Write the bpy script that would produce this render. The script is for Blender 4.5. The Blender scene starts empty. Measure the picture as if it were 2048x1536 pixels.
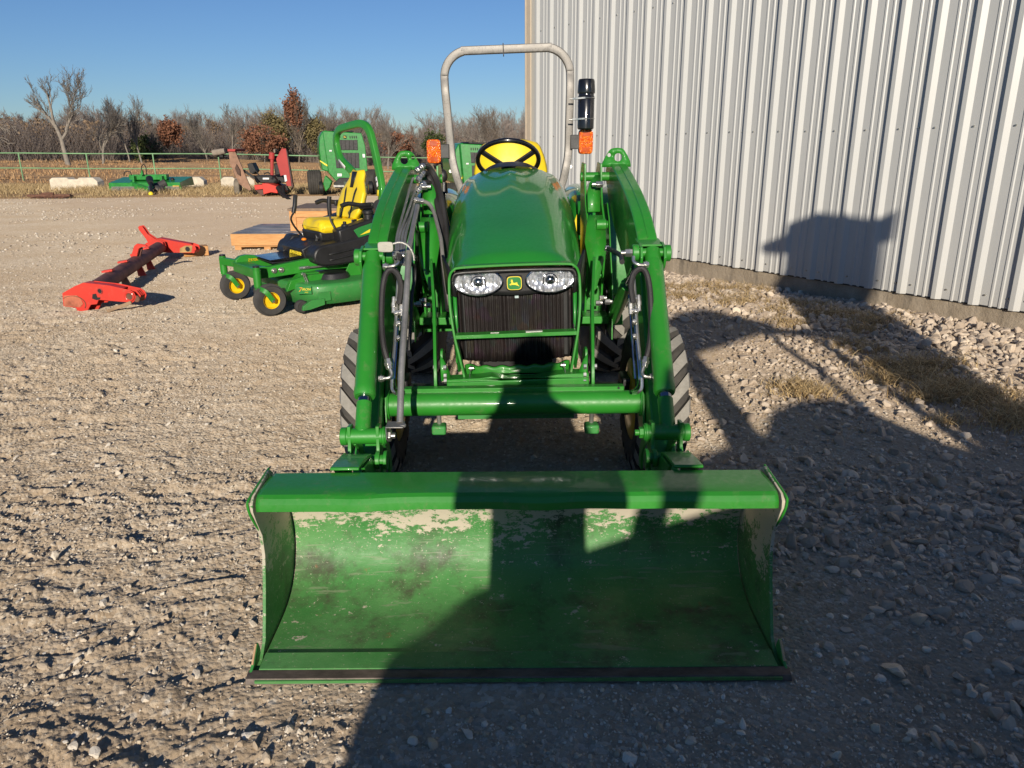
import bpy, math, random
import numpy as np
from mathutils import Vector, Matrix
random.seed(7)
rng = np.random.default_rng(7)
SC = bpy.context.scene
COL = SC.collection
rad = math.radians

# ------------------------------------------------------------ camera
F_PX, PITCH, ROLLC, EYE = 1510.0, rad(17.5), rad(.42), 1.5
_r = np.array([1., 0, 0]); _f = np.array([0, math.cos(PITCH), -math.sin(PITCH)]); _u = np.array([0, math.sin(PITCH), math.cos(PITCH)])
_R = math.cos(ROLLC)*_r-math.sin(ROLLC)*_u
_U = math.cos(ROLLC)*_u+math.sin(ROLLC)*_r
cam = bpy.data.objects.new('camera', bpy.data.cameras.new('camera'))
COL.objects.link(cam); SC.camera = cam
cam.data.sensor_width = 36; cam.data.lens = 36*F_PX/2048
cam.data.clip_start = .05; cam.data.clip_end = 2000
M = Matrix.Identity(4)
for i in range(3):
    M[i][0] = _R[i]; M[i][1] = _U[i]; M[i][2] = -_f[i]
M[2][3] = EYE
cam.matrix_world = M
# ------------------------------------------------------------ light
SUN_EL, SUN_AX = rad(17.0), .012            # light travels towards +Y, a touch to +X
w = bpy.data.worlds.new('World'); SC.world = w; w.use_nodes = True
nt = w.node_tree; nt.nodes.clear()
sky = nt.nodes.new('ShaderNodeTexSky'); sky.sky_type = 'NISHITA'; sky.sun_disc = False
sky.sun_elevation = SUN_EL; sky.sun_rotation = rad(180.7)
sky.air_density = 1.0; sky.dust_density = .0; sky.ozone_density = 2.0; sky.altitude = 300
bg = nt.nodes.new('ShaderNodeBackground'); bg.inputs[1].default_value = .066
wo = nt.nodes.new('ShaderNodeOutputWorld')
tint = nt.nodes.new('ShaderNodeMix'); tint.data_type = 'RGBA'; tint.blend_type = 'MULTIPLY'; tint.inputs[0].default_value = 1
tint.inputs[7].default_value = (.61, .84, 1.23, 1); nt.links.new(sky.outputs[0], tint.inputs[6]); nt.links.new(tint.outputs[2], bg.inputs[0]); nt.links.new(bg.outputs[0], wo.inputs[0])
sun = bpy.data.objects.new('sun', bpy.data.lights.new('sun', 'SUN')); COL.objects.link(sun)
sun.data.energy = 5.0; sun.data.angle = rad(.5); sun.data.color = (1, .90, .76)
ld = Vector((SUN_AX, 1, -math.tan(SUN_EL))).normalized()
sun.rotation_euler = ld.to_track_quat('-Z', 'Y').to_euler()
SC.view_settings.view_transform = 'Standard'; SC.view_settings.look = 'None'
SC.view_settings.exposure = .05; SC.view_settings.gamma = 1
SC.render.engine = 'CYCLES'
SC.cycles.max_bounces = 6; SC.cycles.transparent_max_bounces = 8
SC.cycles.use_denoising = True

# ------------------------------------------------------------ points from the survey of the photograph
def _ray(px, py): return _f+_R*(px-1024)/F_PX-_U*(py-768)/F_PX
_C = np.array([0, 0, EYE])
def W(px, py, y):                       # the point at distance y
    d = _ray(px, py); return Vector(_C+d*(y/d[1]))
def G(px, py, z=0):                     # the point at height z
    d = _ray(px, py); return Vector(_C+d*((z-EYE)/d[2]))

# ------------------------------------------------------------ noise
def _h(ix, iy, s):
    n = (ix*374761393+iy*668265263+s*2147483647+s*974711) & 0xffffffff
    n = ((n ^ (n >> 13))*1274126177) & 0xffffffff
    return ((n ^ (n >> 16)) & 0xffff)/65535.0
def vn(x, y, s=0):
    x = np.asarray(x, float); y = np.asarray(y, float)
    ix = np.floor(x).astype(np.int64); iy = np.floor(y).astype(np.int64)
    fx = x-ix; fy = y-iy
    fx = fx*fx*fx*(fx*(fx*6-15)+10); fy = fy*fy*fy*(fy*(fy*6-15)+10)
    a = _h(ix, iy, s); b = _h(ix+1, iy, s); c = _h(ix, iy+1, s); d = _h(ix+1, iy+1, s)
    return (a*(1-fx)+b*fx)*(1-fy)+(c*(1-fx)+d*fx)*fy
def fbm(x, y, s=0, o=4):
    t = 0; a = .5; n = 0
    for k in range(o):
        t = t+a*vn(x*2**k+k*17.3, y*2**k-k*9.1, s+k); n += a; a *= .5
    return t/n
def sst(a, b, v):
    t = np.clip((v-a)/(b-a), 0, 1); return t*t*(3-2*t)

# ------------------------------------------------------------ materials
MATS = {}
class NB:
    def __init__(s, name):
        s.m = bpy.data.materials.new(name); s.m.use_nodes = True; s.t = s.m.node_tree
        s.b = s.t.nodes['Principled BSDF']; s.tc = s.n('ShaderNodeTexCoord'); s.o = s.tc.outputs['Object']
        MATS[name] = s.m
    def n(s, typ, **k):
        q = s.t.nodes.new(typ)
        for a, v in k.items(): setattr(q, a, v)
        return q
    def l(s, a, b): s.t.links.new(a, b)
    def noise(s, scale, detail=4, rough=.6, vec=None, dist=0):
        q = s.n('ShaderNodeTexNoise'); q.inputs['Scale'].default_value = scale; q.inputs['Detail'].default_value = detail
        q.inputs['Roughness'].default_value = rough; q.inputs['Distortion'].default_value = dist
        s.l(vec or s.o, q.inputs['Vector']); return q.outputs['Fac']
    def voro(s, scale, vec=None, out='Distance', feature='F1'):
        q = s.n('ShaderNodeTexVoronoi', feature=feature); q.inputs['Scale'].default_value = scale
        s.l(vec or s.o, q.inputs['Vector']); return q.outputs[out]
    def map(s, sc=(1, 1, 1), loc=(0, 0, 0), rot=(0, 0, 0)):
        q = s.n('ShaderNodeMapping'); q.inputs['Scale'].default_value = sc; q.inputs['Location'].default_value = loc
        q.inputs['Rotation'].default_value = rot; s.l(s.o, q.inputs['Vector']); return q.outputs[0]
    def ramp(s, fac, pts):
        q = s.n('ShaderNodeValToRGB'); e = q.color_ramp.elements
        while len(e) < len(pts): e.new(.5)
        for i, (p, c) in enumerate(pts):
            e[i].position = p; e[i].color = (c, c, c, 1) if isinstance(c, (int, float)) else (*c, 1)
        s.l(fac, q.inputs[0]); return q.outputs[0]
    def mix(s, fac, a, b, mode='MIX'):
        q = s.n('ShaderNodeMix', data_type='RGBA', blend_type=mode)
        for i, v in ((0, fac), (6, a), (7, b)):
            if isinstance(v, (int, float)): q.inputs[i].default_value = v
            elif isinstance(v, tuple): q.inputs[i].default_value = (*v, 1)
            else: s.l(v, q.inputs[i])
        return q.outputs[2]
    def math(s, op, a, b=0.0):
        q = s.n('ShaderNodeMath', operation=op)
        for i, v in ((0, a), (1, b)):
            if isinstance(v, (int, float)): q.inputs[i].default_value = v
            else: s.l(v, q.inputs[i])
        return q.outputs[0]
    def xyz(s, k):
        q = s.n('ShaderNodeSeparateXYZ'); s.l(s.o, q.inputs[0]); return q.outputs[k]
    def attr(s, name):
        q = s.n('ShaderNodeAttribute'); q.attribute_name = name; return q.outputs['Fac']
    def bump(s, h, strength=.3, dist=.01):
        q = s.n('ShaderNodeBump'); q.inputs['Strength'].default_value = strength; q.inputs['Distance'].default_value = dist
        s.l(h, q.inputs['Height']); s.l(q.outputs[0], s.b.inputs['Normal'])
    def set(s, **k):
        for a, v in k.items():
            i = s.b.inputs[a.replace('_', ' ')]
            if isinstance(v, (int, float)): i.default_value = v
            elif isinstance(v, tuple): i.default_value = (*v, 1)
            else: s.l(v, i)
        return s.m
def simple(name, c, rough=.5, metal=0, coat=0, var=.25, scale=8, bump=0, bscale=150):
    b = NB(name)
    c2 = tuple(max(0, x*(1-var)) for x in c); c3 = tuple(min(1, x*(1+var)) for x in c)
    b.set(Base_Color=b.mix(b.ramp(b.noise(scale), [(.3, 0), (.7, 1)]), c2, c3), Metallic=metal, Coat_Weight=coat, Coat_Roughness=.08)
    b.set(Roughness=b.ramp(b.noise(scale*2.3), [(.3, max(.02, rough-.08)), (.75, min(1, rough+.12))]))
    if bump: b.bump(b.noise(bscale, 3), bump, .004)
    return b.m
def paint(name, c, dust=.35, rough=.32, coat=.6, wear=0):
    b = NB(name)
    big = b.noise(2.2, 5); fine = b.noise(60, 4, .7)
    col = b.mix(b.ramp(big, [(.35, 0), (.7, 1)]), tuple(x*.88 for x in c), tuple(min(1, x*1.12) for x in c))
    sp = b.ramp(b.noise(19, 6, .75), [(.56, 0), (.75, dust)])
    col = b.mix(sp, col, (.24, .20, .13))
    ch = b.ramp(b.noise(130, 3, .6), [(.73, 0), (.76, .55)])
    col = b.mix(ch, col, (.30, .32, .22))
    if wear:
        wv = b.ramp(b.math('MULTIPLY', b.noise(7, 8, .75), b.noise(45, 4, .7)), [(.30, 0), (.36, wear)])
        col = b.mix(wv, col, (.36, .33, .25))
    b.set(Base_Color=col, Roughness=b.ramp(fine, [(.3, rough), (.8, rough+.22)]), Coat_Weight=coat, Coat_Roughness=.07)
    b.bump(b.noise(9, 3), .06, .01)
    return b.m
GREEN = paint('green_paint', (.024, .235, .020), coat=.3, rough=.36)
GREENH = paint('green_hood_paint', (.018, .215, .022), dust=.06, rough=.28, coat=.8)
GREEND = paint('green_dusty_paint', (.04, .25, .05), dust=.7, rough=.45, coat=.2)
GREENF = simple('green_far', (.016, .22, .03), .35, coat=.4)
YEL = simple('yellow_vinyl', (.83, .60, .012), .42, var=.06, coat=.15, bump=.2, bscale=260)
YELP = simple('yellow_paint', (.80, .52, .01), .35, coat=.5, var=.1)
BLK = simple('black_plastic', (.016, .016, .017), .42, var=.3, bump=.15, bscale=400)
BLKG = simple('black_gloss', (.008, .008, .009), .22, coat=.5)
HOSE = simple('black_hose', (.022, .020, .020), .55, bump=.3, bscale=300)
RUB = simple('rubber', (.05, .047, .044), .85, bump=.4, bscale=120)
STEEL = simple('zinc_steel', (.55, .54, .50), .3, metal=.9, bump=.1)
STEELD = simple('dull_steel', (.34, .33, .31), .5, metal=.7, bump=.3)
CHROME = simple('chrome_rod', (.30, .31, .33), .12, metal=1)
RED = paint('red_paint', (.62, .035, .018), dust=.35, rough=.5, coat=.15)
REDD = paint('red_faded', (.40, .04, .035), dust=.6, rough=.6, coat=0)
RUST = simple('rust_brown', (.14, .065, .04), .85, var=.45, scale=14, bump=.5, bscale=60)
RUSTT = simple('rusty_tube', (.20, .085, .065), .75, var=.35, scale=6, bump=.3, bscale=80)
WHITE = simple('white_label', (.72, .72, .70), .5, var=.05)
LYEL = simple('label_yellow', (.85, .66, .03), .5, var=.04)
LBLK = simple('label_black', (.01, .01, .01), .6, var=.04)
GREENL = simple('label_green', (.02, .20, .04), .35, var=.04, coat=.5)
ORNG = simple('orange_button', (.85, .25, .01), .4, var=.05)

# dusty tyre
b = NB('tyre_rubber')
du = b.ramp(b.noise(12, 6, .7), [(.35, .35), (.7, .85)])
b.set(Base_Color=b.mix(b.math('MULTIPLY', du, .45), (.022, .021, .02), (.18, .165, .14)), Roughness=.9); b.bump(b.noise(220, 3), .4, .003)
TYRE = b.m
b = NB('tyre_lug_face')
du = b.ramp(b.noise(40, 6, .75), [(.3, .55), (.7, 1.)])
b.set(Base_Color=b.mix(du, (.10, .095, .085), (.34, .32, .28)), Roughness=.95); b.bump(b.noise(260, 3), .6, .004)
TYREL = b.m
# roll bar: stripped, weathered bare metal
b = NB('weathered_metal')
st = b.noise(14, 7, .75, vec=b.map((1, 1, .35)))
sp = b.ramp(b.noise(110, 4, .7), [(.55, 0), (.62, .85)])
col = b.mix(b.ramp(st, [(.35, 0), (.65, 1)]), (.14, .132, .12), (.25, .235, .215))
sp2 = b.math('MULTIPLY', sp, .45)
col = b.mix(sp2, col, (.05, .045, .042))
b.set(Base_Color=col, Metallic=.35, Roughness=b.ramp(st, [(.3, .40), (.7, .58)])); b.bump(sp, .05, .001)
ROPSM = b.m
# amber reflector lens
b = NB('amber_lens')
vv = b.voro(95)
b.set(Base_Color=b.mix(b.ramp(vv, [(.15, 0), (.6, 1)]), (1., .30, .015), (.62, .075, .006)), Roughness=.12, Coat_Weight=1.0)
b.bump(vv, .9, .006)
AMBER = b.m
# headlamp reflector and lens
b = NB('lamp_reflector')
vv = b.voro(42, vec=b.map((1.2, 1, .7)), out='Distance', feature='F1')
st = b.noise(30, 3, vec=b.map((3, 1, .35)))
b.set(Base_Color=b.mix(b.ramp(st, [(.38, 0), (.56, 1)]), (.45, .48, .54), (.95, .96, .98)), Metallic=.7, Roughness=.22); b.bump(vv, .5, .012)
REFL = b.m
b = NB('clear_lens')
tr = b.n('ShaderNodeBsdfTransparent'); gl = b.n('ShaderNodeBsdfGlossy'); gl.inputs['Roughness'].default_value = .03
lw = b.n('ShaderNodeLayerWeight'); lw.inputs[0].default_value = .25
mx = b.n('ShaderNodeMixShader'); b.l(b.math('ADD', b.math('MULTIPLY', lw.outputs['Fresnel'], .8), .05), mx.inputs[0])
b.l(tr.outputs[0], mx.inputs[1]); b.l(gl.outputs[0], mx.inputs[2])
b.l(mx.outputs[0], b.t.nodes['Material Output'].inputs[0])
LENS = b.m
# grille mesh
b = NB('grille_mesh')
q = b.voro(330)
hole = b.ramp(q, [(.25, 1), (.45, 0)])
pat = b.n('ShaderNodeTexVoronoi'); pat.inputs['Scale'].default_value = 26; b.l(b.map((1, 1, .7)), pat.inputs['Vector'])
core = b.mix(b.ramp(b.noise(9, 3), [(.5, 0), (.75, .35)]), (.013, .011, .010), pat.outputs['Color'], 'MIX')
core = b.mix(.88, core, (.018, .013, .012))
b.set(Base_Color=b.mix(hole, core, (.016, .013, .012)), Roughness=.5, Metallic=.2); b.bump(hole, .5, .002)
GRILLE = b.m
# bucket inside: worn paint, dirt, rust
b = NB('bucket_worn_paint')
z = b.xyz(2); x = b.xyz(0)
n1 = b.noise(6, 8, .72, vec=b.map((.8, 1, 1.4))); n2 = b.noise(34, 6, .75, vec=b.map((.7, 1, 1.3))); n3 = b.noise(110, 3, .7)
hgt = b.ramp(z, [(.08, 0), (.20, .35), (.30, 1)])
worn = b.math('ADD', b.math('MULTIPLY', n1, .62), b.math('MULTIPLY', n2, .55))
worn = b.math('ADD', worn, b.math('MULTIPLY', hgt, .168))
wm = b.ramp(worn, [(.705, 0), (.722, 1)])
flat = b.noise(3, 5, .65)
gcol = b.mix(b.ramp(flat, [(.35, 0), (.62, 1)]), (.045, .20, .045), (.095, .27, .08))
gcol = b.mix(b.ramp(b.noise(4.2, 7, .75, vec=b.map((1, 1, .8), (4, 2, 7))), [(.50, 0), (.66, .85)]), gcol, (.055, .05, .032))   # grime
gcol = b.mix(b.ramp(n3, [(.62, 0), (.72, .5)]), gcol, (.30, .33, .2))
scr = b.ramp(b.noise(25, 4, .6, vec=b.map((.25, 1, 4), rot=(0, .25, 0))), [(.60, 0), (.64, .5)])
gcol = b.mix(scr, gcol, (.22, .26, .16))
gcol = b.mix(b.ramp(b.noise(7, 5, .6, vec=b.map(loc=(9, 1, 3))), [(.70, 0), (.76, .75)]), gcol, (.26, .09, .03))               # rust
sc2 = b.ramp(b.math('ADD', n3, b.math('MULTIPLY', hgt, .13)), [(.665, 0), (.70, .8)])
gcol = b.mix(sc2, gcol, (.42, .40, .30))
col = b.mix(wm, gcol, (.50, .45, .35))
b.set(Base_Color=col, Roughness=b.ramp(n2, [(.3, .42), (.7, .7)]), Coat_Weight=.08)
b.bump(b.math('ADD', n2, n1), .25, .006)
BUCK = b.m
b = NB('cutting_edge_steel')
b.set(Base_Color=b.mix(b.ramp(b.noise(14, 7, .7, vec=b.map((.4, 1, 1))), [(.35, 0), (.65, 1)]), (.05, .04, .035), (.17, .135, .11)), Metallic=.4, Roughness=.55); b.bump(b.noise(50), .4, .004)
EDGE = b.m

# ground
def ground_mat(name, far=False):
    b = NB(name)
    n1 = b.noise(.9, 6, .6); n2 = b.noise(9, 6, .7); n3 = b.noise(70, 5, .8)
    v1 = b.n('ShaderNodeTexVoronoi'); v1.inputs['Scale'].default_value = 62 if not far else 30; b.l(b.o, v1.inputs['Vector'])
    v2 = b.n('ShaderNodeTexVoronoi'); v2.inputs['Scale'].default_value = 23 if not far else 14; b.l(b.o, v2.inputs['Vector'])
    col = b.mix(b.ramp(n1, [(.35, 0), (.65, 1)]), (.50, .395, .275), (.565, .475, .36))
    col = b.mix(b.ramp(n2, [(.35, 0), (.7, .6)]), col, (.34, .245, .15))
    sc = b.n('ShaderNodeSeparateColor'); b.l(v1.outputs['Color'], sc.inputs[0])
    sc2 = b.n('ShaderNodeSeparateColor'); b.l(v2.outputs['Color'], sc2.inputs[0])
    peb = b.ramp(sc.outputs[0], [(.55, 0), (.95, .9)])
    peb = b.math('MULTIPLY', peb, b.ramp(n1, [(.35, .35), (.6, 1)]))
    col = b.mix(peb, col, (.66, .58, .46))
    col = b.mix(b.math('MULTIPLY', b.ramp(sc2.outputs[1], [(.86, 0), (.9, .8)]), b.ramp(v2.outputs['Distance'], [(.2, 1), (.35, 0)])), col, (.72, .66, .56))
    col = b.mix(b.ramp(sc.outputs[2], [(.0, .35), (.2, 0)]), col, (.22, .17, .12))
    # the strip by the wall is greyer
    gx = b.math('ADD', b.math('MULTIPLY', b.xyz(0), .78), b.math('MULTIPLY', b.xyz(1), .63))
    gz = b.ramp(b.math('ADD', b.math('MULTIPLY', gx, .1), b.math('MULTIPLY', b.noise(1.3), .12)), [(.36, 0), (.52, .55)])
    if not far: col = b.mix(gz, col, (.40, .31, .23))
    col = b.mix(b.ramp(n3, [(.3, .25), (.7, 0)]), col, (.26, .19, .13))
    b.set(Base_Color=col, Roughness=1., Specular_IOR_Level=.1, Diffuse_Roughness=1.)
    hh = b.math('ADD', b.math('MULTIPLY', n3, .5), b.math('MULTIPLY', v1.outputs['Distance'], -.6))
    hh = b.math('ADD', hh, b.math('MULTIPLY', n2, .8))
    b.bump(hh, .9, .012 if not far else .03)
    return b.m
GND = ground_mat('dirt_and_gravel'); GNDF = ground_mat('dirt_yard_far', True)
b = NB('dry_field')
n1 = b.noise(.12, 5, .6, vec=b.map((1, 4, 1))); n2 = b.noise(2.5, 6, .8)
col = b.mix(b.ramp(n1, [(.35, 0), (.65, 1)]), (.30, .165, .075), (.42, .27, .13))
col = b.mix(b.ramp(n2, [(.35, .6), (.65, 0)]), col, (.20, .13, .07))
b.set(Base_Color=col, Roughness=1., Diffuse_Roughness=1.); b.bump(n2, 1., .15)
FIELD = b.m
def rock_mat(name, c1, c2, c3):
    b = NB(name); r = b.attr('rnd')
    col = b.ramp(r, [(0, c1), (.5, c2), (1, c3)])
    col = b.mix(b.ramp(b.noise(45, 5, .7), [(.4, .0), (.7, .45)]), col, (.46, .37, .27))
    b.set(Base_Color=col, Roughness=.9, Specular_IOR_Level=.2); b.bump(b.noise(160, 4, .7), .5, .004); return b.m
ROCK = rock_mat('rock_grey', (.34, .27, .205), (.50, .41, .32), (.70, .59, .46))
PEB = rock_mat('pebble_light', (.40, .31, .22), (.58, .49, .37), (.76, .70, .60))
def blade_mat(name, c1, c2):
    b = NB(name); r = b.attr('rnd')
    b.set(Base_Color=b.ramp(r, [(0, c1), (1, c2)]), Roughness=.8, Specular_IOR_Level=.2); return b.m
GRASS = blade_mat('dry_grass', (.30, .20, .09), (.66, .50, .27))
LEAFB = blade_mat('brush_leaf', (.14, .095, .06), (.30, .21, .13))
LEAFR = blade_mat('rust_leaf', (.15, .065, .038), (.30, .14, .08))
LEAFG = blade_mat('cedar_leaf', (.035, .055, .018), (.10, .115, .04))
LEAFO = blade_mat('olive_leaf', (.12, .10, .04), (.24, .19, .09))
BARK = simple('bark', (.21, .17, .13), .95, var=.35, scale=5)
BARKP = simple('bark_pale', (.25, .215, .175), .95, var=.25, scale=5)
TWIG = simple('twig', (.31, .255, .215), .95, var=.3, scale=3)

# ------------------------------------------------------------ mesh builder
def frame(d):
    d = Vector(d).normalized(); a = Vector((0, 0, 1)) if abs(d.z) < .9 else Vector((1, 0, 0))
    s = d.cross(a).normalized(); return s, s.cross(d).normalized()
def ell(cx, cz, rx, rz, n=32, p=2.0, a0=0, a1=2*math.pi):
    o = []
    for k in range(n):
        t = a0+(a1-a0)*k/n; c, s = math.cos(t), math.sin(t)
        o.append((cx+rx*math.copysign(abs(c)**(2/p), c), cz+rz*math.copysign(abs(s)**(2/p), s)))
    return o
def smoothpath(pts, n=6):
    P = [Vector(p) for p in pts]
    if len(P) < 3: return P
    o = []
    for i in range(len(P)-1):
        a = P[max(i-1, 0)]; b_ = P[i]; c = P[i+1]; d = P[min(i+2, len(P)-1)]
        for k in range(n):
            t = k/n
            o.append(.5*((2*b_)+(c-a)*t+(2*a-5*b_+4*c-d)*t*t+(3*b_-a-3*c+d)*t**3))
    o.append(P[-1]); return o
class MB:
    def __init__(s): s.v = []; s.f = []
    def add(s, v, f):
        n = len(s.v); s.v += [Vector(p) for p in v]; s.f += [tuple(n+i for i in q) for q in f]; return s
    def box(s, c, d, rot=None):
        h = [x/2 for x in d]; v = [Vector((sx*h[0], sy*h[1], sz*h[2])) for sx in (-1, 1) for sy in (-1, 1) for sz in (-1, 1)]
        if rot is not None: v = [rot @ p for p in v]
        c = Vector(c)
        return s.add([c+p for p in v], [(0, 1, 3, 2), (4, 6, 7, 5), (0, 4, 5, 1), (2, 3, 7, 6), (0, 2, 6, 4), (1, 5, 7, 3)])
    def b2(s, a, b): return s.box([(a[i]+b[i])/2 for i in range(3)], [abs(b[i]-a[i]) for i in range(3)])
    def bar(s, p, q, wdt, hgt, up=(0, 0, 1)):
        p, q = Vector(p), Vector(q); d = (q-p).normalized(); u = Vector(up); sd = d.cross(u).normalized(); u = sd.cross(d)
        v = [o+sd*(i*wdt/2)+u*(j*hgt/2) for o in (p, q) for i, j in ((-1, -1), (1, -1), (1, 1), (-1, 1))]
        return s.add(v, [(3, 2, 1, 0), (4, 5, 6, 7)]+[(i, (i+1) % 4, 4+(i+1) % 4, 4+i) for i in range(4)])
    def cyl(s, p, q, r, r2=None, n=16, caps=True):
        p, q = Vector(p), Vector(q); r2 = r if r2 is None else r2; a, b_ = frame(q-p); v = []
        for o, rr in ((p, r), (q, r2)):
            for k in range(n):
                t = 2*math.pi*k/n; v.append(o+(a*math.cos(t)+b_*math.sin(t))*rr)
        f = [(k, k+n, (k+1) % n+n, (k+1) % n) for k in range(n)]
        if caps: f += [tuple(range(n)), tuple(range(2*n-1, n-1, -1))]
        return s.add(v, f)
    def tube(s, pts, r, n=10, sm=6, prof=None, up=None):
        P = smoothpath(pts, sm) if sm else [Vector(p) for p in pts]
        m = len(P); v = []; prof = prof or [(math.cos(2*math.pi*k/n)*r, math.sin(2*math.pi*k/n)*r) for k in range(n)]
        n = len(prof); a = None
        for i, p in enumerate(P):
            d = (P[min(i+1, m-1)]-P[max(i-1, 0)]).normalized()
            if up is not None: a = d.cross(Vector(up)).normalized()
            elif a is None: a = frame(d)[0]
            else:
                a = (a-d*a.dot(d)).normalized()
            b_ = a.cross(d)
            v += [p+a*x+b_*y for x, y in prof]
        f = [(i*n+k, i*n+(k+1) % n, (i+1)*n+(k+1) % n, (i+1)*n+k) for i in range(m-1) for k in range(n)]
        f += [tuple(range(n-1, -1, -1)), tuple(range((m-1)*n, m*n))]
        return s.add(v, f)
    def prism(s, prof, ax, a, b_):
        """prof: 2-D points in the two other axes (in xyz order); extruded along ax from a to b_"""
        def mk(u, w_, t):
            c = [0, 0, 0]; o = [i for i in range(3) if i != ax]; c[o[0]] = u; c[o[1]] = w_; c[ax] = t; return c
        n = len(prof); v = [mk(u, w_, a) for u, w_ in prof]+[mk(u, w_, b_) for u, w_ in prof]
        return s.add(v, [tuple(range(n)), tuple(range(2*n-1, n-1, -1))]+[(k, k+n, (k+1) % n+n, (k+1) % n) for k in range(n)])
    def ring(s, outer, inner, ax, a, b_):
        """plate with a hole; both loops have the same count"""
        def mk(u, w_, t):
            c = [0, 0, 0]; o = [i for i in range(3) if i != ax]; c[o[0]] = u; c[o[1]] = w_; c[ax] = t; return c
        n = len(outer); v = [mk(u, w_, t) for t in (a, b_) for L in (outer, inner) for u, w_ in L]; f = []
        for k in range(n):
            j = (k+1) % n
            f += [(k, j, n+j, n+k), (2*n+j, 2*n+k, 3*n+k, 3*n+j), (j, k, 2*n+k, 2*n+j), (n+k, n+j, 3*n+j, 3*n+k)]
        return s.add(v, f)
    def lathe(s, prof, c, axis, n=40):
        """prof: (radius, along)"""
        c = Vector(c); axis = Vector(axis).normalized(); a, b_ = frame(axis); m = len(prof); v = []
        for k in range(n):
            t = 2*math.pi*k/n; d = a*math.cos(t)+b_*math.sin(t)
            v += [c+d*r+axis*h for r, h in prof]
        return s.add(v, [(k*m+i, k*m+i+1, ((k+1) % n)*m+i+1, ((k+1) % n)*m+i) for k in range(n) for i in range(m-1)])
    def sphere(s, c, r, n=12, sq=(1, 1, 1)):
        prof = [(max(1e-4, r*math.sin(math.pi*i/n)), -r*math.cos(math.pi*i/n)) for i in range(n+1)]
        k = len(s.v); s.lathe(prof, (0, 0, 0), (0, 0, 1), n*2)
        c = Vector(c)
        for i in range(k, len(s.v)):
            p = s.v[i]; s.v[i] = c+Vector((p.x*sq[0], p.y*sq[1], p.z*sq[2]))
        return s
    def grid(s, fn, nu, nv):
        n = len(s.v)
        s.v += [Vector(fn(i/nu, j/nv)) for i in range(nu+1) for j in range(nv+1)]
        s.f += [(n+i*(nv+1)+j, n+(i+1)*(nv+1)+j, n+(i+1)*(nv+1)+j+1, n+i*(nv+1)+j+1) for i in range(nu) for j in range(nv)]
        return s
    def xf(s, fn): s.v = [Vector(fn(p)) for p in s.v]; return s
    def build(s, name, mat, parent=None, bev=0, ang=40, off=None, solid=0, label=None):
        me = bpy.data.meshes.new(name)
        o3 = off if off is not None else (ORG if parent is not None else Vector((0, 0, 0)))
        me.from_pydata([p-o3 for p in s.v], [], s.f); me.validate(); me.update()
        import bmesh as _bm
        bm = _bm.new(); bm.from_mesh(me); _bm.ops.recalc_face_normals(bm, faces=bm.faces); bm.to_mesh(me); bm.free()
        me.materials.append(mat)
        for p in me.polygons: p.use_smooth = True
        try: me.set_sharp_from_angle(angle=rad(ang))
        except Exception: pass
        o = bpy.data.objects.new(name, me); COL.objects.link(o)
        if parent is not None: o.parent = parent
        if solid:
            m = o.modifiers.new('solid', 'SOLIDIFY'); m.thickness = solid; m.offset = 0
        if bev:
            m = o.modifiers.new('bevel', 'BEVEL'); m.width = bev; m.segments = 2; m.limit_method = 'ANGLE'; m.angle_limit = rad(40)
            m.harden_normals = False
        if label: o['label'] = label
        return o
ORG = Vector((0, 0, 0))
def tag(o, label, cat=None, group=None, kind=None):
    if label: o['label'] = label
    if cat: o['category'] = cat
    if group: o['group'] = group
    if kind: o['kind'] = kind
    return o
def empty(name, loc, label=None, cat=None, group=None, rz=0):
    o = bpy.data.objects.new(name, None); COL.objects.link(o); o.location = loc; o.rotation_euler = (0, 0, rz)
    o.empty_display_size = .1
    return tag(o, label, cat, group)
def dup(o, parent=None):
    c = o.copy(); COL.objects.link(c)
    if parent is not None: c.parent = parent
    for ch in [q for q in bpy.data.objects if q.parent == o and q != c]: dup(ch, c)
    return c
def npmesh(name, v, f, mat, rnd=None, smooth=False):
    me = bpy.data.meshes.new(name); nf, k = f.shape
    me.vertices.add(len(v)); me.vertices.foreach_set('co', v.astype(np.float32).ravel())
    me.loops.add(nf*k); me.loops.foreach_set('vertex_index', f.astype(np.int32).ravel())
    me.polygons.add(nf); me.polygons.foreach_set('loop_start', np.arange(0, nf*k, k, dtype=np.int32))
    me.polygons.foreach_set('loop_total', np.full(nf, k, dtype=np.int32))
    me.update(calc_edges=True)
    if rnd is not None:
        a = me.attributes.new('rnd', 'FLOAT', 'POINT'); a.data.foreach_set('value', rnd.astype(np.float32))
    me.materials.append(mat)
    me.polygons.foreach_set('use_smooth', np.full(nf, smooth))
    o = bpy.data.objects.new(name, me); COL.objects.link(o); return o
def text(name, s, mat, parent, loc, rot, size, shear=0, ext=.001, align='CENTER', sx=1, off=0):
    cu = bpy.data.curves.new(name, 'FONT'); cu.body = s; cu.size = size; cu.extrude = ext; cu.shear = shear; cu.align_x = align; cu.offset = off
    cu.align_y = 'CENTER'; cu.materials.append(mat)
    t_ = bpy.data.objects.new(name, cu); me = bpy.data.meshes.new_from_object(t_); bpy.data.objects.remove(t_); me.materials.clear(); me.materials.append(mat)
    o = bpy.data.objects.new(name, me); COL.objects.link(o)
    o.matrix_world = Matrix.Translation(Vector(loc)-(ORG if parent else Vector((0, 0, 0)))) @ rot.to_4x4() @ Matrix.Scale(sx, 4, (1, 0, 0))
    if parent: o.parent = parent
    return o

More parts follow.
